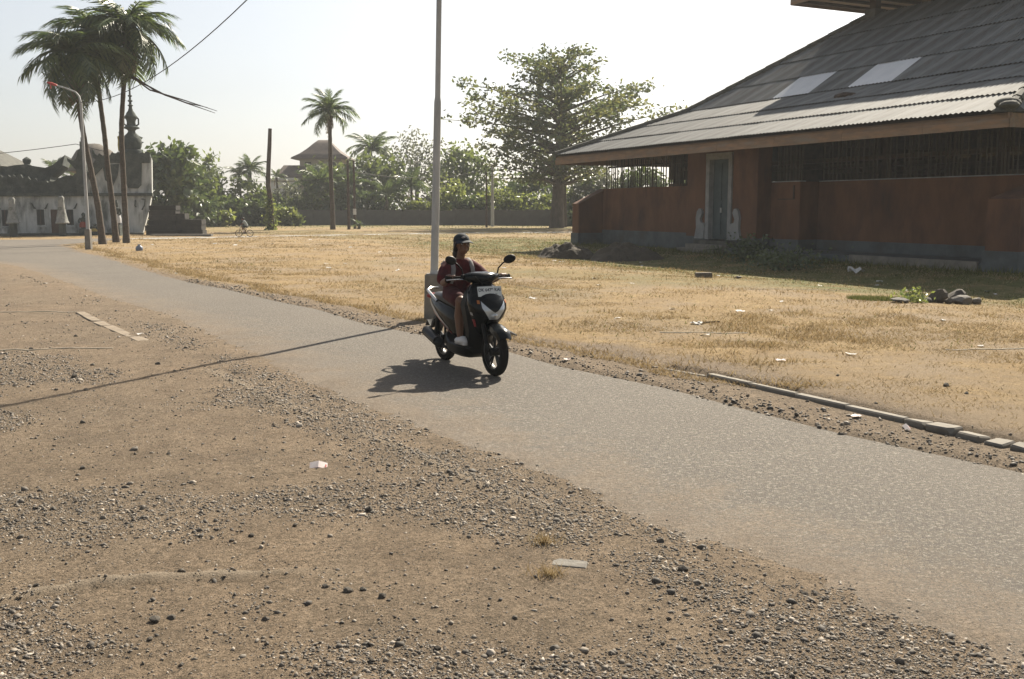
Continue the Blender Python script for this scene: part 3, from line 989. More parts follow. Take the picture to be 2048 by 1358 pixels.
def bars(x0, x1, y, z0, z1, step, jit, skip=0.0, tilt=.012):
    x = x0
    while x < x1:
        if rr.random() > skip:
            o = link('bar', sl_me, None, pav, (x, y + rr.uniform(-.015, .015), z0), (rr.uniform(-tilt, tilt), rr.uniform(-tilt, tilt), rr.uniform(0, 6)))
            o.scale = (rr.uniform(.75, 1.1), rr.uniform(.75, 1.1), (z1 - z0) / 1.3)
        x += step * rr.uniform(1 - jit, 1 + jit)


bars(.12, 6.85, .12, 2.64, 4.08, .17, .35, .06)
bars(11.6, 12.95, .78, 2.72, 4.2, .16, .2)
bars(13.15, 22.6, 1.62, 2.72, 4.35, .17, .45, .10, .02)
bars(22.78, 22.8, 3, 2.7, 4.3, .2, .1)
bpart('beam', M['dark_wood'], (.0, 22.9, .05, .2, 4.08, 4.24))
bpart('beam', M['dark_wood'], (11.5, 22.9, 1.56, 1.70, 4.36, 4.52))
bpart('rail', M['dark_wood'], (.1, 6.9, .17, .22, 3.62, 3.70))
bpart('rail', M['dark_wood'], (13.1, 22.6, 1.66, 1.70, 3.42, 3.50))
for i in range(4):
    for j in range(4):
        bpart('column', M['dark_wood'], (3.6 + i * 5.0, 3.85 + i * 5.0, 4 + j * 4.7, 4.25 + j * 4.7, .45, 5.6))
for j in range(4):
    bpart('tie_beam', M['dark_wood'], (.4, 22.4, 4.02 + j * 4.7, 4.22 + j * 4.7, 3.55, 3.72))
bpart('bench_rail', M['wood'], (16, 22, 14.0, 14.1, 3.2, 3.35))
bpart('bench_rail', M['wood'], (15, 22, 9.0, 9.1, 3.0, 3.2))
for k in range(40):
    y = 3.9 + k * .46 + rr.uniform(-.1, .1)
    bpart('mullion', M['dark_wood'], (.08, .17, y, y + rr.uniform(.12, .42), 2.95, 3.13))

# roof: two pitches, sheets laid one by one on the front
E0, E1, Z0, T1, T2, M1, M2, HR = -1.75, 23.5, 4.26, 4.55, 10.2, .415, .69, .5   # HR: the right end is hipped more steeply
ZK = Z0 + T1 * M1
ZT = ZK + (T2 - T1) * M2


def roof_z(t):
    return Z0 + M1 * t if t <= T1 else ZK + M2 * (t - T1)


PITCHW, AMP = .175, .02


def sheet(x0, x1, t0, t1, lift):
    """corrugated sheet, clipped by the hips; returns mesh in local coordinates of (x0, t0)"""
    n = max(2, int(round((x1 - x0) / (PITCHW / 2))))
    vs, fs, ok = [], [], []
    for k in range(n + 1):
        x = x0 + (x1 - x0) * k / n
        tt = min(t1, x - E0, (E1 - x) / HR)
        ok.append(tt > t0 + .02)
        tt = max(tt, t0)
        w = AMP if k % 2 else -AMP
        f = (tt - t0) / (t1 - t0)
        vs += [(x - x0, 0, w + lift), (x - x0, tt - t0, roof_z(tt) - roof_z(t0) + w + lift * (1 - f))]
    for k in range(n):
        if ok[k] or ok[k + 1]:
            fs.append((2 * k, 2 * k + 2, 2 * k + 3, 2 * k + 1))
    if not fs or len({i for q in fs for i in q}) != 2 * len(fs) + 2: return None
    me = bpy.data.meshes.new('roof_sheet'); me.from_pydata(vs, [], fs)
    return me


rows = [(T1 * k / 3, T1 * (k + 1) / 3) for k in range(3)] + [(T1 + (T2 - T1) * k / 4, T1 + (T2 - T1) * (k + 1) / 4) for k in range(4)]
full = {}
rr = random.Random(8)
colw = 1.05
ncol = int((E1 - E0) / colw) + 1
SKY = {(3, 10), (3, 11), (3, 14), (3, 15)}
for ri, (t0, t1) in enumerate(rows):
    off = 0.0
    for c in range(ncol):
        x0 = E0 + c * colw + off; x1 = min(x0 + colw + .04, E1)
        if x1 - x0 < .1 or x1 < E0 + t0 or x0 > E1 - t0 * HR: continue
        is_full = x0 - E0 >= t1 and E1 - x1 >= t1 * HR and x1 - x0 > colw
        tb = t0 - (.10 if ri else .0)
        if is_full and ri in full: me = full[ri]
        else:
            me = sheet(x0, x1, tb, t1, .05)
            if me is None: continue
            if is_full: full[ri] = me
        skyl = (ri, c) in SKY
        if skyl:
            me = me.copy(); me.materials.clear(); me.materials.append(M['skylight'])
        o = link('roof_sheet', me, M['roof_sheet'], pav, (x0, E0 + tb, roof_z(tb) + rr.uniform(-.004, .010) + (.015 if skyl else 0)), (rr.uniform(-.003, .003), rr.uniform(-.004, .004), rr.uniform(-.002, .002)))
        if skyl: o['label'] = 'pale translucent skylight sheet'


def ring(t_, ins=0.0):
    return [(E0 + t_ + ins, E0 + t_ + ins), (E1 - HR * t_ - ins, E0 + t_ + ins), (E1 - HR * t_ - ins, E1 - t_ - ins), (E0 + t_ + ins, E1 - t_ - ins)]


def slope_plane(side, dz, name, mat, ins=0.0):
    """one whole slope of the roof (side 0 front,1 right,2 back,3 left)"""
    m = MB()
    for ta, tb in ((0, T1), (T1, T2)):
        ra, rb = ring(ta, ins), ring(tb, ins)
        i, j = side, (side + 1) % 4
        q = [(*ra[i], roof_z(ta) + dz), (*ra[j], roof_z(ta) + dz), (*rb[j], roof_z(tb) + dz), (*rb[i], roof_z(tb) + dz)]
        m.add(q, [(0, 1, 2, 3)])
    return m.obj(name, mat, pav, fix=False)


for s in (1, 2, 3): slope_plane(s, 0.0, 'roof_slope', M['roof_sheet'])
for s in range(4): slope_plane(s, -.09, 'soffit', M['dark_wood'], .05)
# fascia boards, eave shadow gap, hip caps
x = E0
while x < E1 - .3:
    w = min(3.2, E1 - x)
    bpart('fascia_board', M['wood'], (x, x + w - .012, E0 + .05, E0 + .09, Z0 - .43, Z0 - .20))
    bpart('fascia_board', M['wood'], (x - .0, x + w - .012, E0 + .09, E0 + .13, Z0 - .24, Z0 - .055))
    x += w
bpart('fascia_board', M['wood'], (E1 - .05, E1 - .01, E0 + .05, E1, Z0 - .43, Z0 - .2))
bpart('fascia_board', M['wood'], (E1 - .09, E1 - .05, E0 + .05, E1, Z0 - .24, Z0 - .055))
bpart('fascia_board', M['wood'], (E0 + .05, E0 + .09, E0 + .10, E1, Z0 - .43, Z0 - .06))
for k in range(24):
    xr_ = E0 + .6 + k * 1.05
    m = MB(); m.box((xr_, E0 + 1.75, Z0 - .21 + 1.75 * M1), (.09, 3.1, .13), (math.atan(M1), 0, 0))
    m.obj('rafter', M['dark_wood'], pav)
for sx in (0, 1):
    t_ = .05
    k = 0
    while t_ < T2 - .4:
        t2_ = t_ + .62
        if t_ < T1 < t2_: t2_ = T1
        def hp(t): return (E0 + t if sx == 0 else E1 - t * HR, E0 + t, roof_z(t) + .05)
        m = MB(); m.tube([hp(t_), hp(t2_ + .04)], [.15, .125], 8)
        m.obj('hip_cap', M['cap_tile'], pav)
        t_ = t2_; k += 1
    m = MB()
    xc = E0 if sx == 0 else E1
    sgn = 1 if sx == 0 else -1
    if sx == 1:
        m.ell((xc + sgn * .35, E0 + .35, Z0 + .22), (.34, .34, .16), 10, 6)
        m.ell((xc + sgn * .12, E0 + .12, Z0 + .14), (.26, .26, .12), 10, 6)
        m.box((xc + sgn * .35, E0 + .35, Z0 + .05), (.8, .8, .16), (0, 0, math.pi / 4), .6)
        m.obj('hip_ornament', M['cap_tile'], pav)
m = MB(); m.tube([(13.6, E0 + 3.35, roof_z(3.35) + .06), (14.1, E0 + 3.3, roof_z(3.3) + .1), (14.45, E0 + 3.45, roof_z(3.45) + .05)], [.09, .12, .05], 6)
o = m.obj('roof_debris', M['deadwood']); o.parent = None
o.matrix_world = pav.matrix_basis.copy()
tag(o, 'dark clump of rotten wood lying on the corrugated roof', 'debris')
# upper tier
UT, UZ = 7.7, ZT + .82
c0, c1, d0_, d1_ = E0 + UT, E1 - HR * UT, E0 + UT, E1 - UT
m = MB()
b = 3.4
q = [(c0, d0_, UZ), (c1, d0_, UZ), (c1, d1_, UZ), (c0, d1_, UZ), (c0 + b, d0_ + b, UZ + 2.5), (c1 - b * HR, d0_ + b, UZ + 2.5), (c1 - b * HR, d1_ - b, UZ + 2.5), (c0 + b, d1_ - b, UZ + 2.5)]
m.add(q, [(0, 1, 5, 4), (1, 2, 6, 5), (2, 3, 7, 6), (3, 0, 4, 7), (4, 5, 6, 7)])
m.obj('upper_roof', M['roof_sheet'], pav, fix=False)
bpart('upper_soffit', M['wood'], (c0 + .05, c1 - .05, d0_ + .05, d1_ - .05, UZ - .10, UZ - .03))
bpart('upper_fascia', M['wood'], (c0, c1, d0_ - .03, d0_ + .02, UZ - .24, UZ - .01))
bpart('upper_fascia', M['wood'], (c0 - .03, c0 + .02, d0_ + .03, d1_, UZ - .24, UZ - .01))
xx = c0 + .5
while xx < c1 - .3:
    bpart('upper_rafter', M['dark_wood'], (xx, xx + .1, d0_ + .05, d1_ - .1, UZ - .22, UZ - .105)); xx += .95
for (qx, qy) in ring(T2):
    bpart('upper_post', M['dark_wood'], (qx - .16, qx + .16, qy - .16, qy + .16, ZT - .4, UZ - .225))
    bpart('post_foot', M['cap_tile'], (qx - .3, qx + .3, qy - .3, qy + .3, ZT - .3, ZT + .17))


# ------------------------------------------------------------------ old temple by the road bend
TY = 66.0
TH = math.radians(19)
TO = G(285, 469.5)
TEX, TEN = np.array([math.cos(TH), math.sin(TH)]), np.array([-math.sin(TH), math.cos(TH)])
tp = thing('old_temple', 'weathered white temple with mossy dark parapet, windows and a bell shaped spire', 'temple', TO, TH)


def TPX(px, py, off=0.0):
    d = ray(px, py); o = np.array([TO.x, TO.y])
    t_ = (o @ TEN + off) / (d[:2] @ TEN)
    return (float((d[:2] * t_ - o) @ TEX), float(CAMH + d[2] * t_))


def tprism(name, mat, pts, y0, y1, parent=tp, jag=0.0, seed=0):
    r = random.Random(seed)
    poly = [TPX(*p) for p in pts]
    if jag: poly = [(a + r.uniform(-jag, jag), b + r.uniform(-jag, jag)) for a, b in poly]
    m = MB(); m.prism(poly, y0, y1)
    return m.obj(name, mat, parent)


def jag_top(x0, x1, ys_, y_bot, step, amp, seed):
    r = random.Random(seed)
    xs_ = np.arange(x0, x1 + .1, step)
    yy = np.interp(xs_, [p[0] for p in ys_], [p[1] for p in ys_])
    top = [(float(a), float(b) + r.uniform(-amp, amp)) for a, b in zip(xs_, yy)]
    return top + [(x1, y_bot), (x0, y_bot)]


tprism('wall', M['temple_white'], [(-90, 392), (303, 391), (298, 420), (285, 469), (-90, 472)], 0, 5)
tprism('ledge', M['temple_dark'], [(-90, 387), (305, 386), (305, 392), (-90, 393)], -.22, 5.1)
tprism('parapet', M['temple_dark'], jag_top(-90, 172, [(-90, 350), (40, 352), (95, 362), (150, 350), (172, 345)], 387, 5, 3.5, 5), .15, 4.6)
tprism('tower_wall', M['temple_white'], jag_top(168, 304, [(168, 350), (200, 322), (225, 310), (300, 311), (304, 316)], 386.5, 5, 2.5, 6), .05, 4.8)
tprism('parapet', M['temple_dark'], jag_top(196, 300, [(196, 318), (225, 306), (300, 305)], 326, 4, 3, 9), -.05, 4.9)
tprism('carved_panel', M['temple_dark'], [(251, 312), (284, 312), (283, 370), (276, 377), (256, 376), (252, 366)], -.12, .2)
tprism('carved_panel', M['temple_dark'], [(205, 330), (238, 328), (236, 350), (226, 372), (210, 360)], -.06, .2)
# swept roof of the side shrine
tprism('side_roof', M['temple_dark'], [(-90, 336), (0, 333), (22, 329), (44, 327), (66, 331), (86, 334), (100, 329), (113, 319), (126, 308), (121, 329), (108, 342), (97, 350), (94, 372), (-90, 372)], 1.2, 6.0)
m = MB(); x, z = TPX(40, 330); m.lathe([(.22, 0), (.3, .1), (.18, .2), (.26, .35), (.27, .5), (.12, .62), (.0, .68)], 10, (x, 3.5, z)); m.obj('roof_knob', M['temple_dark'], tp)
# winged gate tower
m = MB()
for (a, b, yt, yb) in ((152, 176, 330, 388), (156, 172, 300, 331), (159, 168, 283, 301), (161, 166, 275, 284)):
    x0, z1 = TPX(a, yt); x1, z0 = TPX(b, yb); m.bx(x0, x1, -.3 + (yt < 300) * .2, 1.0, z0, z1)
m.obj('gate_tower', M['temple_dark'], tp)
tprism('wing', M['temple_dark'], [(152, 340), (143, 330), (135, 322), (134, 316), (146, 322), (152, 318), (156, 300), (158, 340)], -.1, .4)
tprism('wing', M['temple_dark'], [(176, 345), (184, 330), (192, 318), (198, 306), (206, 312), (212, 306), (214, 322), (205, 336), (190, 352), (178, 360)], -.1, .5)
tprism('wing', M['temple_dark'], [(186, 316), (183, 303), (186, 298), (190, 308), (196, 312), (192, 320)], .0, .4)
# spire
sp_px = [(19, 309), (18, 301), (15, 299), (17, 294), (18.5, 287), (17.5, 279), (13, 271), (8, 266), (6.5, 262), (9, 259), (15, 257), (15, 255), (9, 251), (8, 245), (9, 240), (12, 236), (12, 233), (9.5, 230),
         (8, 226), (5, 222), (3.4, 216), (3, 213), (5, 212), (5, 210.5), (2.6, 209), (2.4, 204), (4.6, 203), (4.6, 201), (2.2, 199.5), (2, 194), (4, 193), (4, 191), (1.8, 190), (1.7, 178), (2.6, 177), (1, 172), (.4, 163)]
cx, _ = TPX(265, 300, 2.0)
kpx = (TY + 2) / F
m = MB(); m.lathe([(r * kpx, TPX(265, y, 2.0)[1]) for r, y in sp_px], 16, (cx, 2.0, 0))
for s in (-1, 1):
    zz = [TPX(265, y, 2.0)[1] for y in (252, 248, 238, 232)]
    m.tube([(cx + s * .30, 2, zz[0]), (cx + s * .46, 2, zz[1]), (cx + s * .46, 2, zz[2]), (cx + s * .30, 2, zz[3])], .06, 6)
    m.tube([(cx + s * .55, 2, TPX(265, 285, 2.0)[1]), (cx + s * .72, 2, TPX(265, 284, 2.0)[1])], [.07, .03], 6)
m.obj('spire', M['temple_dark'], tp)
for (a, b, y0, y1) in ((3, 18, 420, 452), (73, 90, 419, 450), (133, 148, 419, 450)):
    x0, z1 = TPX(a, y0); x1, z0 = TPX(b, y1)
    w = MB().bx(x0 - .07, x1 + .07, -.05, .0, z0 - .1, z1 + .07).obj('window', M['temple_white'], tp)
    MB().bx(x0, x1, -.056, .01, z0, z1).obj('shutter', M['opening'], w)
    MB().bx((x0 + x1) / 2 - .025, (x0 + x1) / 2 + .025, -.075, -.057, z0, z1).obj('mullion', M['dark_wood'], w)
    MB().bx(x0 - .1, x1 + .1, -.13, -.051, z0 - .14, z0 - .06).obj('sill', M['temple_white'], w)
    for s, xx in ((-1, x0), (1, x1)):
        m = MB(); m.prism([(xx, z1 + .05), (xx + s * .08, z1 + .12), (xx + s * .22, z1 + .38), (xx + s * .28, z1 + .4), (xx + s * .16, z1 + .05)], -.12, -.051); m.obj('horn', M['temple_dark'], w)
x0, z1 = TPX(101, 419); x1, z0 = TPX(123, 469)
d = MB().bx(x0, x1, -.06, .01, z0, z1).obj('door', M['brown_door'], tp)
MB().bx(x0 - .1, x0 - .003, -.09, .01, z0, z1 + .1).bx(x1 + .003, x1 + .1, -.09, .01, z0, z1 + .1).bx(x0, x1, -.09, .01, z1 + .003, z1 + .1).obj('door_frame', M['temple_white'], d)
MB().bx(x1 - .2, x1 - .14, -.09, -.06, 1.0, 1.12).obj('handle', M['galv'], d)
for px_ in (50, 95, 152, 190, 243):
    x0, _ = TPX(px_, 440); MB().bx(x0 - .05, x0 + .05, -.06, .0, .1, 2.45).obj('pilaster', M['temple_white'], tp)
MB().bx(TPX(-90, 470)[0], TPX(288, 470)[0], -1.1, -.0, -.1, .16).obj('plinth_step', M['temple_dark'], tp)
m = MB()
for pts_ in ([(271, 400), (270, 412), (273, 414)], [(283, 398), (290, 399), (289, 410), (284, 420)]):
    m.tube([(TPX(*p)[0], -.06, TPX(*p)[1]) for p in pts_], .045, 6)
m.obj('pipe', M['temple_dark'], tp)

M['temple_stone'] = pm('temple_stone', (.40, .40, .37), (.25, .26, .24), 4, .95, bump=.5, bscale=8, stain=(.12, .13, .115), sscale=2)
for px_, ytop, lb in ((28, 395, 'tapered grey stone pedestal before the temple window by the road'), (126, 392, 'tapered grey stone pedestal standing before the brown temple door')):
    p = G(px_, 474)
    t_ = thing('pedestal', lb, 'pedestal', (p.x, p.y, 0))
    zt = AT(px_, ytop, p.y).z; zm = AT(px_, 447, p.y).z
    MB().box((0, 0, zm / 2 - .02), (.34, .34, zm + .04), None, .9).obj('base', M['temple_dark'], t_)
    MB().lathe([(.40, zm), (.42, zm + .06), (.36, zm + .14), (.24, zm + .7), (.17, zt - .3), (.20, zt - .12), (.12, zt)], 10).obj('shaft', M['temple_stone'], t_)


def statue(px_, pyb, pyt, lb, cloth=None, w=1.0):
    p = G(px_, pyb)
    t_ = thing('statue', lb, 'statue', (p.x, p.y, 0))
    H_ = AT(px_, pyt, p.y).z
    b = MB()
    b.box((0, 0, H_ * .16), (.5 * w, .5 * w, H_ * .32), None, .85).obj('base', M['temple_dark'], t_)
    m = MB(); m.lathe([(.16 * w, H_ * .32), (.22 * w, H_ * .40), (.24 * w, H_ * .52), (.17 * w, H_ * .62), (.23 * w, H_ * .73), (.2 * w, H_ * .78), (.07 * w, H_ * .8)], 10)
    for s in (-1, 1):
        m.tube([(s * .2 * w, 0, H_ * .76), (s * .3 * w, -.06, H_ * .64), (s * .2 * w, -.2, H_ * .58)], [.07 * w, .06 * w, .05 * w], 6)
    m.obj('body', M['temple_dark'], t_)
    m = MB(); m.ell((0, 0, H_ * .86), (.12 * w, .13 * w, H_ * .07), 10, 7); m.lathe([(.15 * w, H_ * .9), (.12 * w, H_ * .94), (.04 * w, H_), (0, H_)], 8)
    m.obj('head', M['temple_dark'], t_)
    if cloth:
        m = MB(); m.lathe([(.27 * w, H_ * .37), (.27 * w, H_ * .5), (.2 * w, H_ * .61)], 10); m.obj('sash', cloth, t_)
    return t_


statue(169, 472, 425, 'dark mossy guardian statue behind the thin street lamp', pm('red_cloth', (.35, .07, .05)), 1.0)
statue(191, 472, 447, 'small squat statue wrapped in yellow cloth by the temple wall', M['yellow_cloth'], .9)
statue(236, 473, 400, 'tall dark statue between the two straighter palm trunks', M['white_paint'], .95)
p = AT(242, 303, TY + 2)
t_ = thing('statue', 'slim statue in yellow cloth on the temple roof beside the spire', 'statue', (p.x, p.y, p.z))
hh = AT(242, 262, TY + 2).z - p.z
MB().lathe([(.17, 0), (.2, hh * .3), (.17, hh * .55), (.2, hh * .72), (.06, hh * .8)], 10).obj('robe', M['yellow_cloth'], t_)
MB().ell((0, 0, hh * .88), (.1, .11, hh * .09), 8, 6).lathe([(.13, hh * .92), (.03, hh)], 8).obj('head', M['temple_dark'], t_)

# ruined dark brick walls to the right of the temple
ru = thing('ruined_wall', 'low stepped wall of blackened brick beside the temple', 'wall', (G(350, 470).x, 64.5, 0))
rx = ru.location.x
for (a, b, yt, d0) in ((297, 350, 411, 0), (350, 367, 427, .1), (365, 405, 439, -.2)):
    p0, p1 = AT(a, yt, 64.5), AT(b, yt, 64.5)
    hgt = p0.z
    nrow = max(3, int(hgt / .30)); rr = random.Random(a)
    for k in range(nrow):
        z0, z1 = hgt * k / nrow, hgt * (k + 1) / nrow
        MB().bx(p0.x - rx + rr.uniform(-.04, .04) - (.25 if (a == 297 and k < 2) else 0), p1.x - rx + rr.uniform(-.04, .04), d0 + rr.uniform(-.03, .03), d0 + .9, z0 + .012 - (.1 if k == 0 else 0), z1).obj('course', M['dark_brick'], ru)
p0, p1 = AT(303, 470, 62.2), AT(424, 471, 62.2)
o = MB().bx(p0.x, p1.x, 62.0, 62.5, -.05, .14).obj('stone_edging', M['stone_grey']); tag(o, 'long flat stone edging in front of the blackened brick wall', 'edging')

# far grey roof behind the temple
p = AT(-30, 330, 92)
t_ = thing('shrine_roof', 'grey hipped roof with small finials rising behind the temple parapet', 'building', (p.x, 92, 0))
zr, ze = AT(0, 298, 92).z, AT(0, 335, 92).z
m = MB(); m.add([(-5, -3.5, ze), (3.2, -3.5, ze), (3.2, 3.5, ze), (-5, 3.5, ze), (-3, 0, zr), (1.25, 0, zr)], [(0, 1, 5, 4), (1, 2, 5), (2, 3, 4, 5), (3, 0, 4)]); m.obj('roof', M['cap_tile'], t_)
MB().bx(-4.4, 2.6, -3, 3, 0, ze).obj('wall', M['temple_dark'], t_)
MB().lathe([(.12, zr), (.2, zr + .2), (.0, zr + .5)], 8, (1.2, 0, 0)).obj('finial', M['temple_dark'], t_)
p = AT(190, 320, 90)
t_ = thing('thatched_hut', 'pale thatched roof showing behind the winged temple gate', 'building', (p.x, 90, 0))
zr, ze = AT(190, 288, 90).z, AT(190, 330, 90).z
m = MB(); m.lathe([(2.6, ze - .6), (2.5, ze - .4), (1.5, zr - .6), (.5, zr), (0, zr + .05)], 14); m.obj('roof', pm('thatch', (.17, .15, .125), (.11, .1, .085), 4, .95, bump=.6, bscale=10), t_)
MB().bx(-1.6, 1.6, -1.6, 1.6, 0, ze - .3).obj('wall', M['house_wall'], t_)

# ------------------------------------------------------------------ house with swept roof beyond the trees
HY = 135.0
p = AT(650, 400, HY)
hs = thing('house', 'tall house with a swept reddish brown tiled roof above the trees', 'house', (p.x, HY, 0))


def HZ(py): return AT(650, py, HY).z


k = HY / F
m = MB()
secs = []
for hw, hd, py in ((55, 50, 320), (54, 49, 317), (40, 38, 309), (28, 26, 299), (17, 12, 287), (10, 1.0, 280)):
    lift = .5 if py == 319 else (.35 if py == 316 else 0)
    hw *= k; hd *= k; z = HZ(py)
    secs.append([(-hw, -hd, z + lift), (0, -hd, z), (hw, -hd, z + lift), (hw, 0, z), (hw, hd, z + lift), (0, hd, z), (-hw, hd, z + lift), (-hw, 0, z)])
m.loft(secs); m.obj('roof', M['roof_tile'], hs)
MB().bx(-40 * k, 40 * k, -38 * k, 38 * k, 0, HZ(318)).obj('wall', M['house_wall'], hs)
MB().bx(-75 * k, 60 * k, -60 * k, -36 * k, 0, HZ(352)).obj('wing_wall', M['house_wall'], hs)
m = MB(); m.add([(-80 * k, -70 * k, HZ(352)), (64 * k, -70 * k, HZ(352)), (64 * k, -34 * k, HZ(332)), (-72 * k, -34 * k, HZ(332)), (-80 * k, -70 * k, HZ(357)), (64 * k, -70 * k, HZ(357))], [(0, 1, 2, 3), (4, 5, 1, 0)])
m.obj('lower_roof', M['roof_tile'], hs)
for s in (-24, 24):
    w = MB().bx((s - 6) * k, (s + 6) * k, -38 * k - .05, -38 * k + .02, HZ(345), HZ(326)).obj('window', M['opening'], hs)
p = AT(563, 400, 128)
t_ = thing('flat_roof_shed', 'white flat roofed shed peeping over the bushes', 'shed', (p.x, 128, 0))
k = 128 / F
MB().bx(-26 * k, 26 * k, 0, 4, 0, AT(563, 360, 128).z).obj('wall', M['white_paint'], t_)
MB().bx(-29 * k, 29 * k, -.4, 4.4, AT(563, 360, 128).z, AT(563, 356, 128).z).obj('roof', M['white_paint'], t_)

# ------------------------------------------------------------------ perimeter wall
wl = thing('perimeter_wall', 'long low dark block wall closing off the far side of the field', 'wall', (-12, 103, 0))
wa, wb = AT(385, 440, 106), AT(1168, 440, 100)
n = 22
for i in range(n):
    a = wa + (wb - wa) * (i / n); b = wa + (wb - wa) * ((i + 1) / n)
    ang = math.atan2(b.y - a.y, b.x - a.x); ln = (b - a).length
    mid = (a + b) / 2
    hgt = AT(700, 420, 103).z + random.Random(i).uniform(-.06, .06)
    o = MB().box((0, 0, hgt / 2 - .1), (ln - .28, .22, hgt + .2)).obj('panel', pm('wall_block', (.13, .125, .11), (.085, .08, .07), 1.2, .95, bump=.4, bscale=5, stain=(.2, .19, .165), sscale=.6) if i == 0 else M['wall_block'], wl)
    if i == 0: M['wall_block'] = o.data.materials[0]
    o.location = Vector((mid.x, mid.y, 0)) - wl.location; o.rotation_euler = (0, 0, ang)
    o = MB().box((0, 0, hgt / 2 - .05), (.28, .34, hgt + .25)).obj('pier', M['wall_block'], wl)
    o.location = Vector((a.x, a.y, 0)) - wl.location; o.rotation_euler = (0, 0, ang)

# ------------------------------------------------------------------ lamp posts, poles, wires
p = G(869, 640)
bp_ = thing('lamp_post', 'tall tapered grey metal lamp post on a square concrete footing by the road', 'lamp post', (p.x, p.y, float(zg(p.x, p.y)) - .02))
k = p.y / F
m = MB(); m.box((0, 0, .345), (.31, .31, .75), None, .86, .02); m.obj('footing', M['concrete'], bp_)
lean = .0245
m = MB()
hz = AT(873, 205, p.y).z
m.tube([(.0, 0, .55), (lean * (hz - .1), 0, hz - .1), (lean * hz, 0, hz), (lean * (hz + .08), 0, hz + .08)], [.062, .054, .053, .042], 14)
m.tube([(lean * (hz + .06), 0, hz + .06), (lean * 8.2, 0, 8.2)], [.042, .036], 14)
m.obj('pole', M['galv'], bp_)
m = MB(); m.lathe([(.072, 0), (.072, .03), (.06, .05)], 12, (.012, 0, .72)); m.obj('collar', M['galv'], bp_)
m = MB(); m.tube([(lean * 8.1, 0, 8.1), (lean * 8.1 - .2, -.25, 8.5), (lean * 8.1 - .8, -.9, 8.75)], .03, 8); m.obj('arm', M['galv'], bp_)
m = MB(); m.ell((lean * 8.1 - 1.05, -1.15, 8.76), (.28, .16, .08), 12, 6, (0, 0, math.radians(45))); m.obj('lamp_head', M['galv'], bp_)
POLE_TOP = Vector((p.x + lean * 7.9, p.y, 7.9))

p = G(178, 500)
lp = thing('street_lamp', 'thin pale street lamp with curved arm and red lamp head among the palms', 'street lamp', (p.x, p.y, 0))
zt = AT(178, 190, p.y).z
MB().box((0, 0, .42), (.24, .24, .9), None, .9, .015).obj('footing', M['concrete'], lp)
m = MB(); m.tube([(0, 0, .7), (0, 0, zt * .6), (0, 0, zt - .35), (-.06, 0, zt - .05), (-.2, 0, zt + .12), (-.6, 0, zt + .28), (-.95, 0, zt + .38)], [.075, .06, .05, .04, .035, .03, .03], 10)
m.obj('pole', M['galv'], lp)
m = MB(); m.ell((-1.12, 0, zt + .44), (.24, .09, .06), 10, 6, (0, .3, 0)); m.box((-1.2, 0, zt + .34), (.03, .03, .16)); m.obj('lamp_head', M['red_print'], lp)
LAMP_TOP = Vector((p.x, p.y, zt - .3))


def wire(pts_, r, lb, name='overhead_wire'):
    m = MB(); m.tube(pts_, r, 5)
    return tag(m.obj(name, M['wire']), lb, 'wire', None)


def cat(a, b, sag, n=24):
    return [a + (b - a) * (i / n) - Vector((0, 0, 4 * sag * (i / n) * (1 - i / n))) for i in range(n + 1)]


wire(cat(LAMP_TOP, POLE_TOP, 1.15), .013, 'slack twisted cable strung from the tall lamp post towards the palms')
wire(cat(AT(-60, 312, 60), AT(152, 288, 63), .05) + cat(AT(152, 288, 63), AT(215, 304, 63), .02)[1:], .02, 'thin cable running to the top of the winged temple gate')


def utility_pole(px_, pyb, pyt, r, lb, mat, label_arm=True, thick=1.0):
    p = G(px_, pyb)
    t_ = thing('utility_pole', lb, 'pole', (p.x, p.y, 0))
    z = AT(px_, pyt, p.y).z
    MB().tube([(0, 0, -.1), (0, 0, z * .5), (0, 0, z)], [r, r * .85, r * .7], 8).obj('shaft', mat, t_)
    MB().lathe([(r * .7, z), (r * .9, z + .05), (0, z + .15)], 8).obj('cap', mat, t_)
    return p, z


p1, z1 = utility_pole(698, 460, 322, .13, 'dark slim wooden pole standing just beside the far single palm', M['deadwood'])
p2, z2 = utility_pole(710, 458, 324, .12, 'dark slim pole with a pale painted band, next to another pole', M['deadwood'])
o = MB().lathe([(.14, 1.2), (.14, 1.7)], 8).obj('painted_band', M['white_paint'], bpy.data.objects['utility_pole.001'])
p3, z3 = utility_pole(973, 455, 345, .10, 'thin dark pole under the spreading almond tree', M['deadwood'])
p4, z4 = utility_pole(985, 453, 330, .17, 'thicker grey concrete pole under the spreading almond tree', M['galv'])
wire(cat(Vector((p2.x, p2.y, z2 - .8)), Vector((p4.x, p4.y, z4 - .3)), .7), .025, 'thin cable sagging between the far poles before the trees')
wire(cat(AT(380, 352, 95), Vector((p1.x, p1.y, z1 - 1.2)), .5), .02, 'thin cable crossing before the house from the dark slim pole')
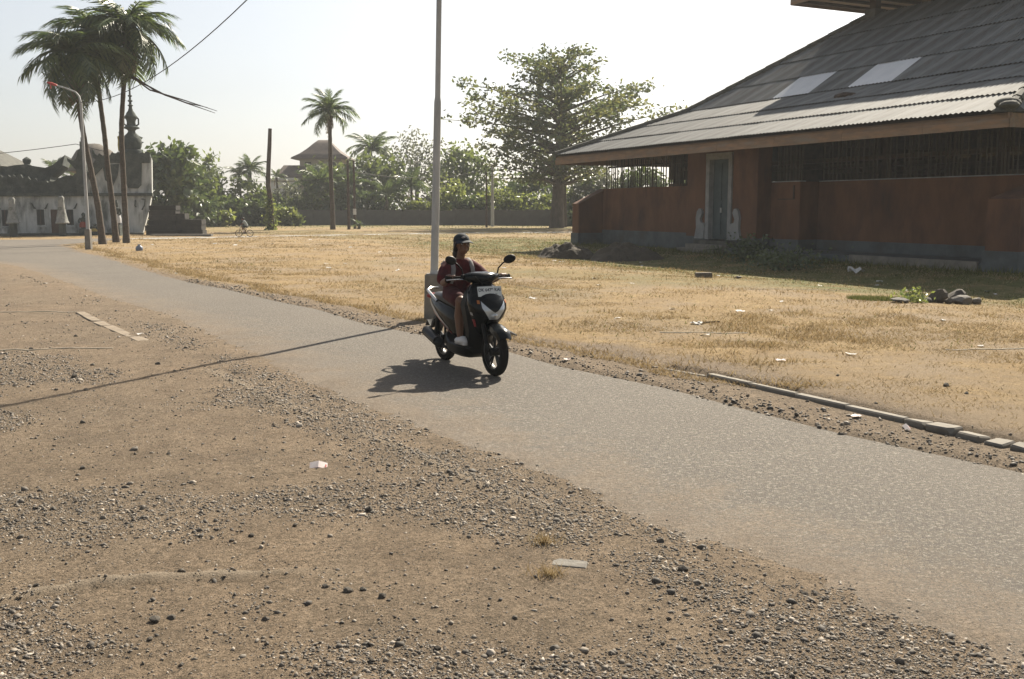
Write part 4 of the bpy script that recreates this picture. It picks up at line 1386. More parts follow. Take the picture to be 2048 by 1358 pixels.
# ------------------------------------------------------------------ palms
def frond_mesh(L, droop, seed, nl=34, wid=.26, ragged=0.1, curl=1.25):
    r = random.Random(seed)
    V, Fc, T = [], [], []
    n = 10
    pts, ang = [Vector((0, 0, 0))], 0.0
    for i in range(n):
        s = (i + .5) / n
        ang = -droop * s ** curl
        pts.append(pts[-1] + Vector((math.cos(ang), 0, math.sin(ang))) * (L / n))
    side = r.uniform(-.1, .1)
    pts = [p + Vector((0, side * L * (i / n) ** 2, 0)) for i, p in enumerate(pts)]
    # rachis (triangular section)
    for i, p in enumerate(pts):
        w = .035 * (1 - i / n) + .006
        for a in (0, 2.1, 4.2):
            V.append(p + Vector((0, math.cos(a) * w, math.sin(a) * w))); T.append(.65)
    for i in range(n):
        for k in range(3):
            a, b = i * 3 + k, i * 3 + (k + 1) % 3
            Fc.append((a, b, b + 3, a + 3))
    for i in range(nl):
        s = .14 + .86 * (i + .5) / nl
        f = s * n; j = min(int(f), n - 1); p = pts[j].lerp(pts[j + 1], f - j)
        d = (pts[j + 1] - pts[j]).normalized()
        up = Vector((-d.z, 0, d.x))
        ln = wid * L * (0.45 + 1.0 * math.sin(math.pi * min(1, .12 + .83 * s)) * .9)
        for sd in (-1, 1):
            if r.random() < ragged: continue
            lean = r.uniform(.45, .75) + .25 * s
            out = (Vector((0, sd, 0)) * math.cos(lean) + d * math.sin(lean) + up * r.uniform(-.15, .1)).normalized()
            l2 = ln * r.uniform(.8, 1.12)
            mid = p + out * l2 * .5 + Vector((0, 0, -.06 * l2))
            tip = p + out * l2 * .92 + Vector((0, 0, -l2 * r.uniform(.3, .62)))
            w = d * .017
            o = len(V)
            V += [p - w * .6, p + w * .6, mid + w, mid - w, tip]
            tt = r.uniform(0, 1)
            T += [tt] * 5
            Fc += [(o, o + 1, o + 2, o + 3), (o + 3, o + 2, o + 4, o + 4)]
    me = bpy.data.meshes.new('frond')
    Fc = [tuple(dict.fromkeys(q)) for q in Fc]
    me.from_pydata([tuple(v) for v in V], [], Fc)
    a = me.attributes.new('tint', 'FLOAT', 'POINT'); a.data.foreach_set('value', T)
    return me


FR = [frond_mesh(1.0, d, i, wid=.25, ragged=.2, nl=38) for i, d in enumerate((.85, 1.25, 1.6, 1.95, 1.05, 1.45))]
for me in FR: me.materials.append(M['frond'])
FRB = []
for i in range(3):
    me = frond_mesh(1.0, (.5, .9, .3)[i], 40 + i, ragged=.45, wid=.2); me.materials.append(M['frond_dry']); FRB.append(me)
NUT = MB().ell((0, 0, 0), (.11, .11, .14), 8, 6).mesh('coconut'); NUT.materials.append(pm('coconut', (.12, .13, .04), (.09, .07, .03), 6, .6))


def palm(name, lb, path, r0, r1, L, nf, seed, ndry=4, nuts=7, wind=(0, 0), upright=0.0, group=None, spread=(-.55, 1.35)):
    """path: world points from the foot to the crown"""
    r = random.Random(seed)
    base = Vector(path[0])
    t_ = thing(name, lb, 'palm tree', base, 0, group)
    # smooth the path
    P = [Vector(p) - base for p in path]
    P[0] = Vector((P[0].x, P[0].y, -.15))
    Q = []
    for i in range(len(P) - 1):
        a, b = P[i], P[i + 1]
        p0 = P[i - 1] if i else a * 2 - b
        p3 = P[i + 2] if i + 2 < len(P) else b * 2 - a
        for k in range(6):
            u = k / 6
            Q.append(0.5 * ((2 * a) + (b - p0) * u + (2 * p0 - 5 * a + 4 * b - p3) * u * u + (3 * a - p0 - 3 * b + p3) * u ** 3))
    Q.append(P[-1])
    n = len(Q)
    rad = [r1 + (r0 - r1) * (1 - i / (n - 1)) * .45 + (r0 - r1) * .55 * math.exp(-i / (n - 1) * 14) for i in range(n)]
    rad = [x * (1 + .05 * ((i % 2) * 2 - 1)) for i, x in enumerate(rad)]
    m = MB(); m.tube(Q, rad, 10); m.obj('trunk', M['trunk_palm'], t_)
    top = Q[-1]
    for i in range(nf):
        f = i / max(1, nf - 1)
        az = i * 2.39996 + r.uniform(-.25, .25)
        el = spread[0] + (spread[1] - spread[0]) * f ** .8 + r.uniform(-.12, .12) + upright
        if el < .25: vi = r.choice((0, 1, 4))
        elif el < .8: vi = r.choice((1, 2, 5))
        else: vi = r.choice((2, 5, 1) if not upright else (0, 4))
        s = L * r.uniform(.85, 1.1) * (.8 if el > 1.0 else 1)
        d = Vector((math.cos(az) + wind[0], math.sin(az) + wind[1], 0))
        o = link('frond', FR[vi], None, t_, top + Vector((0, 0, r.uniform(-.15, .1))))
        o.rotation_euler = Euler((r.uniform(-.3, .3), -el, math.atan2(d.y, d.x)), 'XYZ')
        o.scale = (s, s, s)
    for i in range(ndry):
        az = r.uniform(0, 6.28)
        o = link('dead_frond', FRB[i % 3], None, t_, top + Vector((math.cos(az) * .1, math.sin(az) * .1, -.25)))
        o.rotation_euler = Euler((r.uniform(-.4, .4), r.uniform(.95, 1.4), az), 'XYZ')
        s = L * r.uniform(.45, .75); o.scale = (s, s, s)
    for i in range(nuts):
        az = r.uniform(0, 6.28)
        o = link('coconut', NUT, None, t_, top + Vector((math.cos(az) * .24, math.sin(az) * .24, -.28 - r.uniform(0, .3))))
    return t_


def pp_path(pxs, Y):
    g = G(*pxs[0]); out = [g]
    for q in pxs[1:]: out.append(AT(q[0], q[1], g.y + (Y or 0)))
    return out


tA = palm('coconut_palm', 'coconut palm with strongly bent trunk nearest the thin street lamp', pp_path([(206, 489), (197, 420), (184, 350), (170, 285), (160, 225), (153, 165), (148, 108)], 0), .21, .095, 2.75, 36, 1, 10, 12, (-.15, -.1), 0, None, (-1.1, 1.3))
palm('coconut_palm', 'coconut palm with gently curved trunk, middle of the three by the temple', pp_path([(233, 485), (225, 410), (216, 340), (209, 270), (200, 200), (192, 130), (190, 68)], 0), .20, .095, 2.8, 36, 2, 9, 10, (.15, 0), 0, None, (-1.05, 1.3))
palm('coconut_palm', 'straightest of the three palms, in front of the temple spire', pp_path([(253, 486), (250, 420), (246, 340), (243, 260), (247, 180), (252, 110), (255, 52)], 0), .20, .095, 2.75, 36, 3, 9, 10, (.2, 0.05), 0, None, (-1.1, 1.3))
# long bare stalks blown out of the crown
m = MB()
bs = Vector(tA.location)
for k, (a, b, c_) in enumerate((((215, 125), (300, 180), (434, 222)), ((222, 130), (315, 184), (430, 226)), ((225, 140), (330, 190), (415, 215)))):
    m.tube([AT(*a, 50.5) - Vector((-19.7, 51, 0)), AT((a[0] + b[0]) / 2, (a[1] + b[1]) / 2 - 3, 50.5) - Vector((-19.7, 51, 0)), AT(*b, 50.5) - Vector((-19.7, 51, 0)), AT((b[0] + c_[0]) / 2, (b[1] + c_[1]) / 2 + 2 * k - 1, 50.5) - Vector((-19.7, 51, 0)), AT(*c_, 50.5) - Vector((-19.7, 51, 0))], [.05, .045, .04, .03, .012], 5)
o = m.obj('bare_stalk', M['deadwood'], bpy.data.objects['coconut_palm.002'])
o.location = Vector((-19.7, 51, 0)) - bpy.data.objects['coconut_palm.002'].location

palm('coconut_palm', 'lone tall coconut palm standing on the field before the house', pp_path([(666, 460), (664, 400), (661, 330), (660, 270), (658, 222)], 0), .24, .14, 2.35, 24, 11, 5, 6, (0, 0), .12)
# dead trunk with ivy at its foot
g = G(540, 461)
t_ = thing('dead_palm_trunk', 'bare crownless palm trunk with ivy clinging round its foot', 'tree trunk', g)
m = MB(); Pq = [AT(px_, py_, g.y) - g for px_, py_ in ((542, 461), (543, 430), (541, 400), (536, 370), (537, 330), (539, 290), (540, 257))]
m.tube(Pq, [.26, .2, .19, .19, .17, .16, .14], 9); m.obj('trunk', M['deadwood'], t_)


# ------------------------------------------------------------------ leafy crowns
nrng = np.random.default_rng(21)


def leaves(name, C, size, mat, parent, tint=None, aspect=.55, flat=0.0):
    """one small folded leaf per centre"""
    C = np.asarray(C); n = len(C)
    size = np.broadcast_to(size, (n,)) * nrng.uniform(.7, 1.3, n)
    d = nrng.normal(0, 1, (n, 3)); d[:, 2] *= (1 - flat); d /= np.linalg.norm(d, axis=1)[:, None]
    e = nrng.normal(0, 1, (n, 3)); e = np.cross(d, e); e /= np.linalg.norm(e, axis=1)[:, None]
    if flat:
        up = np.array([0, 0, 1.0]); e2 = np.cross(d, up) + 1e-3; e2 /= np.linalg.norm(e2, axis=1)[:, None]
        e = e * (1 - flat) + e2 * flat; e /= np.linalg.norm(e, axis=1)[:, None]
    f = np.cross(d, e)
    s = size[:, None]
    V = np.stack([C - d * s, C + e * s * aspect + f * s * .18, C + d * s, C - e * s * aspect + f * s * .18], 1).reshape(-1, 3)
    idx = np.arange(n) * 4
    Fc = np.concatenate([np.stack([idx, idx + 1, idx + 2], 1), np.stack([idx, idx + 2, idx + 3], 1)])
    if tint is None: tint = nrng.uniform(0, 1, n)
    return link(name, raw_mesh(name, V, Fc, {'tint': np.repeat(tint, 4)}), mat, parent)


def crown_centres(rx, ry, rz, nclump, per, clr, zc, gap=.25, seed=0):
    g_ = np.random.default_rng(seed)
    d = g_.normal(0, 1, (nclump, 3)); d /= np.linalg.norm(d, axis=1)[:, None]
    rad = g_.uniform(.25, 1.0, nclump) ** .45
    lump = 1 + .28 * np.sin(d[:, 0] * 3.1 + seed) * np.cos(d[:, 2] * 2.7 + seed * 2)
    K = d * rad[:, None] * lump[:, None] * np.array([rx, ry, rz])
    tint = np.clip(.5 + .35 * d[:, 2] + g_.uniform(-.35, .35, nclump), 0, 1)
    m_ = g_.poisson(per, nclump)
    ci = np.repeat(np.arange(nclump), m_)
    off = g_.normal(0, 1, (len(ci), 3)) * clr * g_.uniform(.6, 1.2, nclump)[ci][:, None] * np.array([1, 1, .7])
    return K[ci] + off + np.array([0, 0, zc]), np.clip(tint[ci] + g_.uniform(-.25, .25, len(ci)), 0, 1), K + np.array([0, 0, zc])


def broadleaf(name, lb, px_, pyt, Y, wpx, mat, seed, pyb=None, nclump=60, per=26, leaf=.30, trunk=True, aspect=.55, depth=.8, cat='tree', group=None, flat=0.0):
    k = Y / F
    X = AT(px_, 420, Y).x
    zt = AT(px_, pyt, Y).z
    z0 = 0.0 if pyb is None else max(0.0, AT(px_, pyb, Y).z)
    t_ = thing(name, lb, cat, (X, Y, 0), 0, group)
    rx = wpx * k / 2; rz = (zt - z0) / 2; zc = (zt + z0) / 2
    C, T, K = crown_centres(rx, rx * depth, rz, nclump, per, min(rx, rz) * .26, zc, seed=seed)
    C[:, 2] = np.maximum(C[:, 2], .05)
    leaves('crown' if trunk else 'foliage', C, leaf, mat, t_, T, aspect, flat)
    if trunk:
        m = MB()
        r = random.Random(seed)
        m.tube([(0, 0, -.1), (r.uniform(-.1, .1), 0, zc * .5), (r.uniform(-.3, .3), r.uniform(-.2, .2), zc)], [.05 * zt * .5 + .05, .035 * zt * .5 + .04, .05], 7)
        for i in range(0, len(K), max(1, len(K) // 14)):
            e = Vector(K[i]); s = Vector((0, 0, min(zc * .75, max(.4, e.z * .55))))
            m.tube([s, s.lerp(e, .5) + Vector((0, 0, .15)), e], [.05, .035, .012], 5)
        m.obj('trunk', M['bark'], t_)
    else:
        m = MB(); r = random.Random(seed)
        for i in range(5):
            m.tube([(r.uniform(-.3, .3), r.uniform(-.3, .3), -.05), (r.uniform(-.6, .6) * rx, r.uniform(-.3, .3), zt * .6)], [.03, .01], 5)
        m.obj('stems', M['bark'], t_)
    return t_


TREES = [
    ('broadleaf_tree', 'big dense dark tree rising right behind the temple end', 335, 284, 84, 112, 'leaf_dark', 470, 90, 30, .34, .55),
    ('broadleaf_tree', 'rounded mid green tree partly hidden behind the temple tree', 392, 330, 98, 80, 'leaf_mid', 450, 50, 26, .32, .55),
    ('broadleaf_tree', 'tall feathery tree with pale crest behind the roadside hedge', 420, 312, 108, 66, 'leaf_mid', 420, 45, 24, .34, .35),
    ('broadleaf_tree', 'pale sunlit bush tree just left of the bare palm trunk', 505, 365, 110, 120, 'leaf_mid', 440, 70, 26, .3, .5),
    ('broadleaf_tree', 'dull brownish thicket between the bare trunk and the lone palm', 588, 366, 112, 110, 'leaf_grey', 450, 60, 26, .3, .35),
    ('broadleaf_tree', 'leafy tree covering the front of the tall house', 655, 330, 112, 95, 'leaf_mid', 440, 60, 26, .32, .45),
    ('broadleaf_tree', 'round dense tree just right of the two slim poles', 745, 305, 114, 130, 'leaf_mid', 430, 90, 28, .32, .55),
    ('broadleaf_tree', 'thin open tree with sky showing through its airy crown', 835, 262, 118, 115, 'leaf_grey', 360, 75, 14, .22, .45),
    ('broadleaf_tree', 'bushy hazy tree between the tall lamp post and the almond tree', 925, 300, 116, 125, 'leaf_mid', 430, 80, 26, .32, .5),
    ('broadleaf_tree', 'low hazy tree behind the tall lamp post', 880, 335, 122, 90, 'leaf_grey', 430, 45, 24, .3, .45),
    ('broadleaf_tree', 'pale wispy tree beside the pavilion corner', 1190, 335, 104, 95, 'leaf_grey', 440, 60, 22, .28, .4),
    ('broadleaf_tree', 'dark tree glimpsed through the bars of the pavilion opening', 1275, 335, 106, 110, 'leaf_dark', 450, 60, 26, .32, .5),
    ('broadleaf_tree', 'pale green tree behind the pavilion door end', 1365, 345, 108, 100, 'leaf_mid', 450, 60, 26, .32, .5),
    ('broadleaf_tree', 'dense green tree in the gap behind the almond trunk', 1060, 345, 112, 150, 'leaf_dark', 440, 80, 28, .32, .5),
]
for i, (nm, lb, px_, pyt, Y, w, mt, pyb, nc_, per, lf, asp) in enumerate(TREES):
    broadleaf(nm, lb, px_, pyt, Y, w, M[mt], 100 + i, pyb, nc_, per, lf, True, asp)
BUSH = [
    ('clipped dark hedge bush beside the blackened brick wall', 410, 402, 97, 70, 'leaf_mid'), ('yellow green bush spilling over the hedge near the ruined wall', 437, 424, 94, 50, 'leaf_light'),
    ('long dark green hedge bush behind the small cyclist', 480, 398, 99, 110, 'leaf_dark'), ('dark hedge bush just left of the ivy covered trunk foot', 525, 402, 99, 70, 'leaf_dark'),
    ('sprawling pale shrub right of the ivy covered trunk foot', 572, 418, 97, 60, 'leaf_light'), ('dull green shrub over the wall below the house', 620, 388, 108, 110, 'leaf_mid'),
    ('dark shrub over the wall behind the lone palm foot', 680, 385, 107, 80, 'leaf_dark'), ('leafy shrub over the wall right of the slim poles', 740, 378, 107, 90, 'leaf_dark'),
    ('green shrub over the wall under the airy tree', 800, 385, 107, 100, 'leaf_mid'), ('sunlit yellow green shrub just left of the tall lamp post', 850, 398, 105, 80, 'leaf_light'),
    ('sunlit shrub over the wall right of the tall lamp post', 910, 372, 106, 90, 'leaf_light'), ('dark rounded bush leaning over the wall below the hazy tree', 935, 388, 104.5, 55, 'leaf_dark'),
    ('bright green shrub over the wall behind the thin pole', 985, 378, 106, 90, 'leaf_light'), ('bright lime shrub over the wall left of the almond trunk', 1050, 385, 106, 90, 'leaf_light'),
    ('lime shrub right of the almond trunk by the pavilion corner', 1145, 385, 104, 80, 'leaf_light'), ('dark low bush beside the almond trunk before the wall end', 1145, 425, 97, 45, 'leaf_dark'),
    ('dense dark hedge bush at the hedge corner behind the ruined wall', 372, 385, 90, 90, 'leaf_dark'),
]
for i, (lb, px_, pyt, Y, w, mt) in enumerate(BUSH):
    broadleaf('bush', lb, px_, pyt, Y, w, M[mt], 300 + i, 455, 48, 26, .24, False, .5, .6, 'bush')
# ivy on the dead trunk
C = np.stack([nrng.normal(0, .28, 700) + .1, nrng.normal(0, .28, 700), nrng.uniform(.05, 2.6, 700)], 1)
C[:, :2] *= (1.15 - C[:, 2:3] / 3.6)
leaves('ivy', C, .13, M['leaf_light'], bpy.data.objects['dead_palm_trunk'])

# young palms and palm tops in the tree belt
YP_ = [('young coconut palm with arching fronds before the round dense tree', 772, 392, 105.5, 2.6, 13), ('young coconut palm with upright fronds left of the tall lamp post', 822, 372, 106.5, 2.7, 13),
       ('palm with drooping sunlit fronds behind the lone palm trunk', 640, 372, 109, 3.3, 15), ('palm with pale hanging fronds right of the lone palm trunk', 700, 372, 108, 3.0, 14),
       ('small palm at the feet of the two slim poles', 716, 448, 82.5, .7, 8),
       ('small arching palm beside the white flat roofed shed', 553, 352, 118, 1.5, 11), ('palm crest rising above the bushes left of the bare trunk', 500, 340, 112, 2.4, 16),
       ('palm crest with feathery fronds over the hedge', 478, 350, 111, 2.0, 14), ('feathery palm top rising behind the round dense tree', 742, 300, 118, 3.2, 20),
       ('small palm behind the swept roof of the temple side shrine', 112, 345, 84, 1.9, 13), ('low palm with pale fronds beside the pavilion corner', 1172, 385, 103, 2.2, 12)]
for i, (lb, px_, pyc, Y, L, nf) in enumerate(YP_):
    top = AT(px_, pyc, Y)
    palm('young_palm', lb, [Vector((top.x, Y, 0)), Vector((top.x + .1, Y, top.z * .5)), top], .16, .12, L, nf, 60 + i, 2, 0, (0, 0), .25 if pyc > 320 else .1, None, (-.2, 1.25))
palm('coconut_palm', 'coconut palm standing inside the crown of the spreading almond tree', [AT(1130, 452, 93) * 1, AT(1128, 350, 93), AT(1126, 260, 93), AT(1124, 215, 93)], .24, .16, 2.6, 18, 77, 3, 4, (0, 0), .15)

# spreading almond tree: tiers of long level boughs
g = G(1113, 456)
AL = thing('almond_tree', 'big spreading almond tree with tiered reddish green boughs beyond the field', 'tree', g)
k = g.y / F
ztop = AT(1113, 112, g.y).z
r = random.Random(5)
m = MB()
spine = [Vector((0, 0, -.2)), Vector((.1, 0, 2)), Vector((.15, .1, 5)), Vector((.3, 0, 8)), Vector((.2, 0, 11)), Vector((.3, 0, ztop - 1))]
m.tube(spine, [.75, .55, .48, .38, .25, .06], 10)


def on_spine(z):
    for a, b in zip(spine, spine[1:]):
        if z <= b.z: return a.lerp(b, (z - a.z) / (b.z - a.z))
    return spine[-1]


CC, TT = [], []
prof_z = [3.2, 5.0, 7.0, 9.3, 11.0, 13.0, 14.6, ztop]
prof_r = [4.2, 6.0, 7.4, 8.6, 7.8, 5.6, 4.2, 2.2]
for tier in range(17):
    z = 4.4 + (ztop - 4.9) * tier / 16
    R_ = float(np.interp(z, prof_z, prof_r))
    nb = 9 if z < 12 else 6
    for b in range(nb):
        az = tier * 1.1 + b * 2 * math.pi / nb + r.uniform(-.35, .35)
        if r.random() < .22: continue
        ln = R_ * r.uniform(.5, 1.2)
        if r.random() < .1: ln *= 1.12
        s = on_spine(max(2.5, z - ln * .14))
        d = Vector((math.cos(az), math.sin(az), 0))
        e = Vector((0, 0, z + r.uniform(-.9, .9))) + d * ln + Vector((s.x, s.y, ln * r.uniform(.02, .22)))
        mid = s.lerp(e, .5) + Vector((0, 0, r.uniform(.0, .4)))
        m.tube([s, mid, e], [.10 + .008 * ln, .06, .015], 5)
        nc_ = int(3 + ln * 1.3)
        for c in range(nc_):
            f = r.uniform(.32, 1.0) if c else 1.0
            p = (s.lerp(mid, f * 2) if f < .5 else mid.lerp(e, f * 2 - 1))
            sd = Vector((-d.y, d.x, 0)) * r.uniform(-1, 1) * ln * .24 * (1.25 - f)
            p = p + sd + Vector((0, 0, r.uniform(-.1, .25)))
            nl = r.randint(7, 16)
            CC.append(nrng.normal(0, 1, (nl, 3)) * np.array([.45, .45, .22]) + np.array(p))
            TT.append(np.clip(r.uniform(0, .75) + nrng.uniform(-.2, .35, nl), 0, 1))
m.obj('trunk', M['bark'], AL)
leaves('crown', np.concatenate(CC), .21, M['leaf_almond'], AL, np.concatenate(TT), .5, .35)

# ------------------------------------------------------------------ weeds, soil heap and stones near the pavilion
def weed(px_, py_, w, h, lb, mat, n=500, leaf=.05, name='weed'):
    p = G(px_, py_)
    p.z = float(zg(p.x, p.y))
    t_ = thing(name, lb, 'plant', p)
    C = nrng.normal(0, 1, (n, 3)) * np.array([w * .4, w * .3, h * .3]) + np.array([0, 0, h * .5])
    C[:, 2] = np.clip(C[:, 2], .01, None)
    leaves('foliage', C, leaf, mat, t_)
    m = MB(); r_ = random.Random(int(px_))
    for i in range(7):
        m.tube([(r_.uniform(-.1, .1) * w, r_.uniform(-.1, .1) * w, -.02), (r_.uniform(-.4, .4) * w, r_.uniform(-.25, .25) * w, h * r_.uniform(.5, .95))], [.008, .003], 4)
    m.obj('stem', M['bark'], t_)
    return t_


weed(1497, 517, 1.0, .75, 'dark bushy weed beside the pavilion door steps', M['leaf_dark'], 700, .07)
weed(1575, 530, 1.5, .6, 'spreading dark weed in the shade below the wall plaque', M['leaf_dark'], 700, .06)
weed(1545, 524, .8, .4, 'low dark weed between two taller weeds by the pavilion', M['leaf_dark'], 300, .05)
weed(1430, 507, .5, .3, 'small weed growing at the foot of the door steps', M['leaf_mid'], 160, .045)
weed(1822, 602, .34, .24, 'bright green leafy weed beside the dark boulders on the field', M['leaf_light'], 170, .04)
weed(1835, 606, .25, .14, 'small bright green weed touching the taller leafy one', M['leaf_light'], 80, .035)
p = G(1760, 600)
n = 2600
a = nrng.uniform(0, 6.28, n); rad = np.sqrt(nrng.uniform(0, 1, n))
o = blades('green_patch', p.x + np.cos(a) * rad * .62, p.y + np.sin(a) * rad * .42, nrng.uniform(.04, .11, n), .006, nrng.uniform(.3, .9, n), M['grass_green'])
tag(o, 'low patch of green weeds beside the boulders in the dry field', 'weeds', kind='stuff')
n = 3000
u_ = nrng.uniform(17, 44, n); pf_ = nrng.normal(23.3, .45, n)
o = blades('wall_weeds', u_ * BU[0] + pf_ * BN[0], u_ * BU[1] + pf_ * BN[1], nrng.uniform(.08, .3, n), .012, nrng.uniform(.2, .8, n), M['grass_green'])
tag(o, 'straggling green weeds along the foot of the pavilion', 'weeds', kind='stuff')

for i, (px_, py_, sx, sz, lb, mt) in enumerate([(1876, 603, .21, .20, 'round dark boulder beside the bright green weed', 'stone_dark'), (1912, 601, .26, .20, 'dark lumpy boulder in the cluster of field stones', 'stone_dark'),
                                               (1922, 606, .22, .13, 'pale flat topped stone lying against the dark boulders', 'stone_grey'), (1950, 603, .2, .11, 'low dark stone at the end of the boulder cluster', 'stone_dark'),
                                               (1897, 606, .09, .09, 'small dark stone wedged between two boulders', 'stone_dark'), (1858, 604, .1, .08, 'small pale stone beside the round dark boulder', 'stone_grey'),
                                               (1800, 607, .24, .07, 'flat brown clod of earth under the bright green weed', 'stone_grey')]):
    p = G(px_, py_)
    me = stone_mesh(700 + i, .9); me.materials.append(M[mt])
    o = link('boulder', me, None, None, (p.x, p.y, float(zg(p.x, p.y)) + sz * .55), (0, 0, i * 1.3)); o.scale = (sx, sx * .8, sz)
    tag(o, lb, 'stone')


def heap(px0, px1, py_, h, dep, lb, seed):
    a, b = G(px0, py_), G(px1, py_)
    c = (a + b) / 2; w = (b - a).length
    nx2, ny2 = 110, 50
    X_, Y_ = np.meshgrid(np.linspace(-.55, .55, nx2), np.linspace(-.55, .55, ny2))
    wx = X_ * w; wy = Y_ * dep
    env = np.clip(1 - (X_ / .5) ** 2, 0, 1) * np.clip(1 - (Y_ / .5) ** 2, 0, 1)
    z = env ** .8 * h * (.35 + 1.0 * fbm(wx * 1.1 + seed, wy * 1.1, 4, seed)) + (fbm(wx * 4, wy * 4, 4, seed + 1) - .5) * .34 * env ** .5 - .03
    V = np.stack([wx, wy, z], -1).reshape(-1, 3)
    idx = np.arange(nx2 * ny2).reshape(ny2, nx2)
    Fc = np.stack([idx[:-1, :-1], idx[:-1, 1:], idx[1:, 1:], idx[1:, :-1]], -1).reshape(-1, 4)
    o = link('soil_heap', raw_mesh('soil_heap', V, Fc, smooth=True), M['soil'], None, (c.x, c.y, float(zg(c.x, c.y)) - .01))
    tag(o, lb, 'soil heap')
    return o


heap(1072, 1200, 505, .72, 2.2, 'dark heap of dug soil at the pavilion corner', 3)
heap(1180, 1330, 508, .62, 2.4, 'longer dark heap of soil along the pavilion plinth', 9)
# ------------------------------------------------------------------ motor scooter
M['black_gloss'] = pm('black_gloss', (.007, .010, .011), (.005, .007, .008), 3, .2, spec=.16, coat=.04)
M['black_plastic'] = pm('black_plastic', (.010, .012, .013), (.007, .008, .009), 6, .5, bump=.05, spec=.15)
M['rubber'] = pm('rubber', (.010, .010, .010), (.018, .016, .015), 8, .8, spec=.1)
M['seat_vinyl'] = pm('seat_vinyl', (.035, .04, .045), (.025, .028, .03), 5, .45)
M['chrome'] = pm('chrome', (.62, .62, .61), (.5, .5, .5), 6, .22, .9)
M['rim_metal'] = pm('rim_metal', (.05, .05, .05), (.035, .035, .035), 6, .35, .6)
M['lamp_silver'] = pm('lamp_silver', (.66, .70, .72), (.5, .55, .58), 14, .15, .25, spec=.7, coat=1.0)
M['decal_red'] = pm('decal_red', (.40, .045, .035), (.3, .03, .03), 6, .3, coat=.5)
M['decal_grey'] = pm('decal_grey', (.42, .42, .42), (.3, .3, .31), 6, .3, coat=.5)
M['plate_white'] = pm('plate_white', (.70, .73, .72), (.62, .66, .66), 9, .45)
M['plate_ink'] = pm('plate_ink', (.03, .04, .06), None, 5, .5)
M['amber'] = pm('amber', (.5, .16, .03), None, 5, .25, coat=.6)
M['mirror_glass'] = pm('mirror_glass', (.5, .5, .5), None, 4, .05, 1.0)

HA = math.radians(28)
scx, scy = -.47, 10.78
sc = thing('motor_scooter', 'black and red motor scooter with white number plate ridden along the asphalt road', 'scooter', (scx, scy, float((fbm(scx * .3, scy * .3, 2, 41) - .5) * .02) - .003), math.atan2(-math.cos(HA), math.sin(HA)))
WF, WR, RW = .62, -.63, .255


def wheel(name, x, steer=None):
    m = MB()
    prof = [(RW - .035, -.042), (RW - .012, -.036), (RW - .002, -.018), (RW, 0), (RW - .002, .018), (RW - .012, .036), (RW - .035, .042), (RW - .065, .036), (RW - .068, 0), (RW - .065, -.036)]
    m.lathe(prof, 36, (x, 0, RW), 'Y', True, True)
    w = m.obj(name, M['rubber'], sc)
    m = MB()
    ri = RW - .066
    m.lathe([(ri, -.034), (ri, .034), (ri - .012, .036), (ri - .02, .02), (ri - .02, -.02), (ri - .012, -.036)], 36, (x, 0, RW), 'Y', True, True)
    m.obj('rim', M['rim_metal'], w)
    for k in range(5):
        for s in (-.14, .14):
            a = k * 2 * math.pi / 5 + .3
            p0 = (x + .035 * math.cos(a), 0, RW + .035 * math.sin(a)); p1 = (x + (ri - .012) * math.cos(a + s), 0, RW + (ri - .012) * math.sin(a + s))
            MB().tube([p0, p1], [.012, .009], 6, flat=1.4).obj('spoke', M['rim_metal'], w)
    MB().lathe([(.03, -.06), (.045, -.05), (.045, .05), (.03, .06)], 14, (x, 0, RW), 'Y').obj('hub', M['rim_metal'], w)
    return w


fw = wheel('front_wheel', WF)
MB().lathe([(.055, .058), (.095, .058), (.095, .062), (.055, .062)], 24, (WF, 0, RW), 'Y', False, True).obj('brake_disc', M['chrome'], fw)
rw = wheel('rear_wheel', WR)
# front fork and mudguard
for s in (-1, 1):
    MB().tube([(WF, s * .075, RW), (WF - .10, s * .075, .50), (WF - .17, s * .07, .66)], [.022, .024, .018], 10).obj('fork_leg', M['black_plastic'], sc)
    MB().ell((WF - .012, s * .09, RW + .03), (.035, .022, .06), 8, 6).obj('fork_cover', M['black_plastic'], sc)
m = MB()
secs = []
for k in range(13):
    a = math.radians(32 + 112 * k / 12)           # from nose forward over the top to the back
    rr_ = RW + .045 + (.02 if k < 3 else 0)
    w = .055 + .03 * math.sin(math.pi * min(1, k / 9 + .15))
    c = Vector((WF + rr_ * math.cos(a), 0, RW + rr_ * math.sin(a)))
    o_ = Vector((math.cos(a), 0, math.sin(a)))
    secs.append([tuple(c + Vector((0, y_, 0)) * w - o_ * dz_) for y_, dz_ in ((-1, .07), (-.92, .022), (-.5, .003), (0, -.006), (.5, .003), (.92, .022), (1, .07), (.8, .05), (.4, .016), (0, .008), (-.4, .016), (-.8, .05))])
m.loft(secs); m.obj('front_mudguard', M['black_gloss'], sc)

# front apron (param surface reused for lamp and stickers)
AZ = [.36, .45, .53, .60, .68, .76, .84, .91, .97]
AX = [.30, .36, .41, .445, .455, .43, .385, .34, .315]
AA = [.03, .075, .12, .16, .178, .172, .145, .11, .06]
AB = [.05, .09, .13, .17, .205, .215, .195, .15, .09]


def apron(z, th, off=0.0):
    xc, a, b = (float(np.interp(z, AZ, q)) for q in (AX, AA, AB))
    c, s = math.cos(th), math.sin(th)
    return (xc + (a + off) * math.copysign(abs(c) ** 1.05, c), (b + off) * math.copysign(abs(s) ** .9, s), z)


m = MB(); m.loft([[apron(z, 2 * math.pi * k / 28) for k in range(28)] for z in np.linspace(.36, .97, 18)]); m.obj('front_apron', M['black_gloss'], sc)


